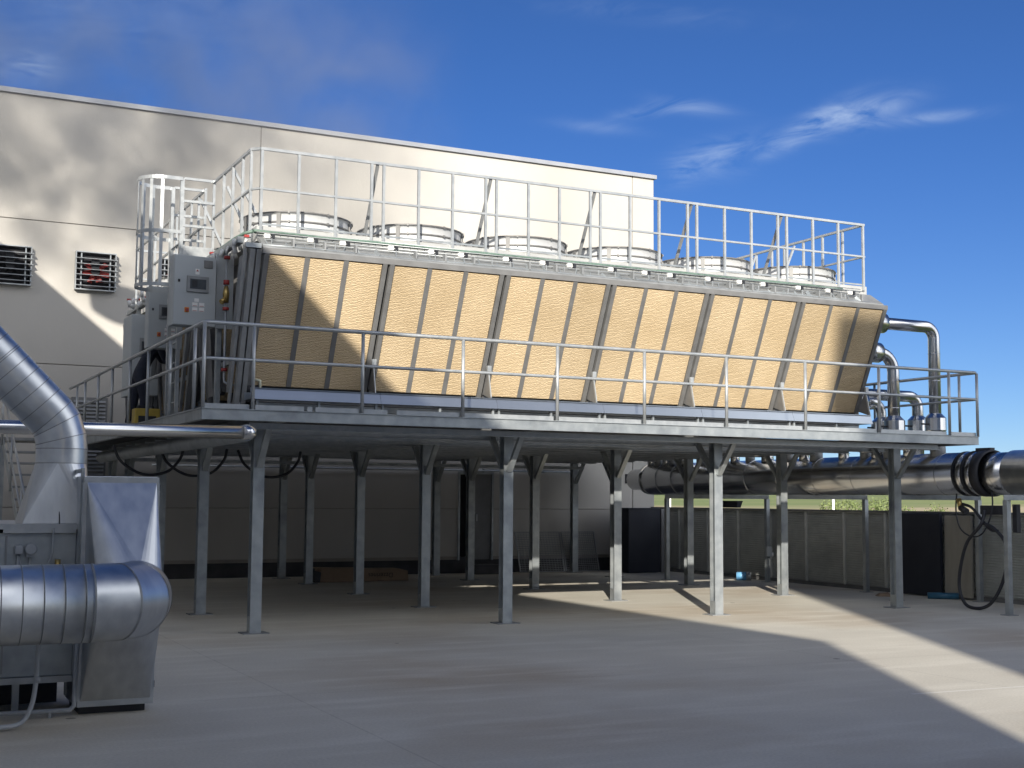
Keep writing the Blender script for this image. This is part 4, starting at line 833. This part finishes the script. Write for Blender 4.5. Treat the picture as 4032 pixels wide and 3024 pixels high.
def vring(c, d, r, n=40):
    e = Vector((0, 1, 0)).cross(d).normalized(); return [c + (e * math.cos(2 * PI * j / n) + Vector((0, 1, 0)) * math.sin(2 * PI * j / n)) * r for j in range(n)]
seam = MB()
for k in range(len(path) - 1):
    mb = MB(); n = 40; A_, B_ = vring(path[k], dirs[k], vr), vring(path[k + 1], dirs[k + 1], vr); mb.v = A_ + B_
    mb.f = [(j, (j + 1) % n, n + (j + 1) % n, n + j) for j in range(n)]; mb.sm = [True] * n
    mb.build('duct_segment', M['duct'], vd)
ks = [(path[k], dirs[k]) for k in range(6)] + [(path[4] + dirs[4] * s, dirs[4]) for s in [.13 + .117 * j for j in range(22)]]
for (c, d) in ks:
    n = 40; i0 = len(seam.v); seam.v += vring(c - d * .003, d, vr + .002) + vring(c + d * .003, d, vr + .002); seam.f += [(i0 + j, i0 + (j + 1) % n, i0 + n + (j + 1) % n, i0 + n + j) for j in range(n)]; seam.sm += [True] * n
seam.build('seams', M['galv_dark'], vd)
loft([(1.14, 10.74, 1.432), (1.64, 10.74, 1.432), (1.64, 11.30, 1.432), (1.14, 11.30, 1.432)], vring(path[0], dirs[0], vr, 48)).build('transition_hood', M['sheet'], vd)
MB().tube([(1.38, 10.83, 1.70), (1.38, 10.80, 1.70)], .012, 8).tube([(1.42, 10.83, 1.70), (1.42, 10.80, 1.70)], .012, 8).tube(spline([(1.40, 10.81, 1.69), (1.41, 10.75, 1.5), (1.41, 10.72, 1.42)]), .005, 6).build('probe', M['dark'], vd)
ah = thing('air_handler', 'grey box air handling unit behind the horizontal duct on the left', 'air handler', (.8, 11.5, 0))
MB().box(-.55, 1.54, 10.72, 12.4, .27, 1.36).build('casing', M['galv'], ah, .006)
MB().box(-.55, 1.56, 10.69, 12.4, 1.39, 1.43).box(1.0, 1.53, 10.685, 10.715, 1.36, 1.395).build('top_flange', M['galv_light'], ah)
MB().box(-.55, 1.54, 10.70, 12.4, .22, .268).build('base_rail', M['galv_light'], ah)
for x in (-.3, .6, 1.12): MB().box(x, x + .05, 10.8, 10.85, 0, .22).build('leg', M['galv'], ah)
MB().box(-.5, 1.5, 11.2, 12.3, .0, .215).build('gap_shade', M['dark'], ah)  # black block paints in the shade of the gap below the casing
MB().box(1.02, 1.035, 10.712, 10.719, .3, 1.34).build('panel_seam', M['galv_dark'], ah)
jb = MB().tube([(1.20, 10.70, 1.24), (1.20, 10.64, 1.24)], .045, 12).build('junction_box', M['greypvc'], ah, .008)
MB().box(1.17, 1.23, 10.66, 10.70, 1.18, 1.22).build('gland', M['greypvc'], jb)
jb = MB().box(1.085, 1.145, 10.65, 10.715, 1.20, 1.27).build('junction_box', M['greypvc'], ah, .01)
cb = MB().tube([(1.115, 10.69, 1.2), (1.112, 10.69, .9)], .011, 8).tube([(1.20, 10.69, 1.18), (1.195, 10.69, .9)], .009, 8).tube(spline([(1.115, 10.69, 1.20), (1.16, 10.66, 1.06), (1.26, 10.65, 1.06), (1.35, 10.65, 1.18), (1.36, 10.66, 1.40)]), .007, 8)
cb.build('cables', M['greypvc'], ah)
vl = MB().tube([(1.40, 10.67, 1.05), (1.40, 10.67, 1.16)], .022, 10).tube([(1.36, 10.67, 1.03), (1.36, 10.67, 1.10)], .03, 10).build('gauge_valve', M['brass'], ah)
dp = thing('drain_pipe', 'thin grey pipe running along the floor and up beside the hood on the left', 'pipe', (1.3, 10.4, 0))
MB().tube([(-.6, 10.46, .05), (1.49, 10.41, .05), (1.52, 10.41, .08), (1.535, 10.39, .9)], .018, 12).build('pipe', M['greypvc'], dp)
MB().box(1.34, 1.36, 10.40, 10.43, 0, .04).build('clip', M['galv_light'], dp)
fx = thing('flexible_conduit', 'grey flexible conduit curving down from the duct to the floor on the left', 'conduit', (1.1, 10, 0))
MB().tube(spline([(1.205, 10.0, .70), (1.20, 10.0, .5), (1.195, 10.0, .33), (1.17, 10.0, .16), (1.10, 9.97, .05), (.95, 9.91, .035), (.6, 9.9, .035)]), .017, 12).build('hose', M['greypvc'], fx)
MB().tube([(1.203, 10.0, .32), (1.203, 10.0, .36)], .021, 12).build('coupling', M['greypvc'], fx)

# ------------------------------------------------------------------ beyond the fence
def shrub(x, y, h, wd, lab, seed):
    rnd = random.Random(seed); t = thing('shrub', lab, 'shrub', (x, y, -1.0), 'shrubs beyond the fence')
    tk = MB()
    for k in range(5): tk.tube([(x, y, -1.05), (x + rnd.uniform(-.4, .4) * wd, y + rnd.uniform(-.4, .4) * wd, -1 + h * .7)], [.06, .02], 6)
    tk.build('stems', M['bark'], t)
    cr = MB(); cl = [(rnd.uniform(-.5, .5) * wd, rnd.uniform(-.5, .5) * wd, h * rnd.uniform(.2, .8), rnd.uniform(.18, .34) * h) for _ in range(9)]
    for k in range(2600):
        c = rnd.choice(cl); d = Vector((rnd.gauss(0, 1), rnd.gauss(0, 1), rnd.gauss(0, .8))).normalized() * c[3] * rnd.uniform(.6, 1.08)
        p = Vector((x + c[0], y + c[1], -1 + c[2])) + d; a = Vector((rnd.gauss(0, 1), rnd.gauss(0, 1), rnd.gauss(0, 1))).normalized(); b = a.cross(Vector((rnd.gauss(0, 1), rnd.gauss(0, 1), rnd.gauss(0, 1)))).normalized(); s_ = .05 * h / 2
        cr.quad([p - a * s_, p + b * s_ * .6, p + a * s_, p - b * s_ * .6])
    cr.build('foliage', M['leaf'], t)
for k, (x, y, h, wd, lab) in enumerate(((49.3, 57, 2.95, 3.4, 'leafy shrub beyond the fence, left of the front right column'), (51.6, 57.5, 2.75, 2.6, 'rounded shrub beyond the fence, just left of the column'), (53.9, 57, 2.55, 2.0, 'low shrub beyond the fence, right of the column'), (55.6, 57.5, 2.45, 1.6, 'smallest shrub beyond the fence, near the hose'))):
    shrub(x, y, h, wd, lab, k + 3)
for k, (x, y, lab) in enumerate(((26.27, 40, 'white pole beyond the fence, seen left of the far support frame'), (33.79, 40, 'white pole beyond the fence, seen between the two right columns'))):
    tag(MB().tube([(x, y, -1), (x, y, 2.2)], .05, 10).build('white_pole', M['lime']), lab, 'pole')
hb = MB()
for k in range(26):
    a = R(38 - k * .2 + 10); r = 1120 + 4 * math.sin(k * 2.1); c = (r * math.sin(R(24 + k * .9)), r * math.cos(R(24 + k * .9)))
    hb.tube([(c[0], c[1], 8.5), (c[0], c[1], 10.4 + 1.2 * math.sin(k * 1.7))], [10, 4], 7)
struct(hb.build('distant_trees', M['leaf']), 'stuff')

# ------------------------------------------------------------------ steam drifting from the coolers
def steam(box, scale, thr, gain, dens, fades, colr=(.70, .70, .71, 1), an=.35):
    sm = bpy.data.materials.new('steam'); sm.use_nodes = True; t = sm.node_tree; t.nodes.clear()
    o_ = t.nodes.new('ShaderNodeOutputMaterial'); pv = t.nodes.new('ShaderNodeVolumePrincipled'); pv.inputs['Color'].default_value = colr; pv.inputs['Anisotropy'].default_value = an
    g = t.nodes.new('ShaderNodeNewGeometry'); n = t.nodes.new('ShaderNodeTexNoise'); n.inputs['Scale'].default_value = scale; n.inputs['Detail'].default_value = 4; n.inputs['Distortion'].default_value = .5
    t.links.new(g.outputs['Position'], n.inputs['Vector'])
    d = mathn('MULTIPLY', mathn('SUBTRACT', n.outputs[0], thr, tree=t), gain, tree=t, clamp=True)
    sp_ = t.nodes.new('ShaderNodeSeparateXYZ'); t.links.new(g.outputs['Position'], sp_.inputs[0])
    for (ch, a, b) in fades:
        r_ = t.nodes.new('ShaderNodeMapRange'); r_.interpolation_type = 'SMOOTHSTEP'; r_.inputs[1].default_value = a; r_.inputs[2].default_value = b; t.links.new(sp_.outputs[ch], r_.inputs[0])
        d = mathn('MULTIPLY', d, r_.outputs[0], tree=t)
    t.links.new(mathn('MULTIPLY', d, dens, tree=t), pv.inputs['Density']); t.links.new(pv.outputs[0], o_.inputs['Volume'])
    return struct(MB().box(*box).build('steam', sm), 'stuff')
steam((-3, 11.4, 23.2, 26.3, 6.6, 13.4), .8, .35, 2.6, .22, ((0, 11.0, 8.6), (2, 6.8, 8.4), (2, 12.6, 9.4)), (.72, .71, .70, 1), .2)
steam((-9, 3.8, 14.0, 20.5, 9.6, 14.2), .75, .50, 7.0, .85, ((0, 3.6, .6), (2, 9.8, 10.8)))
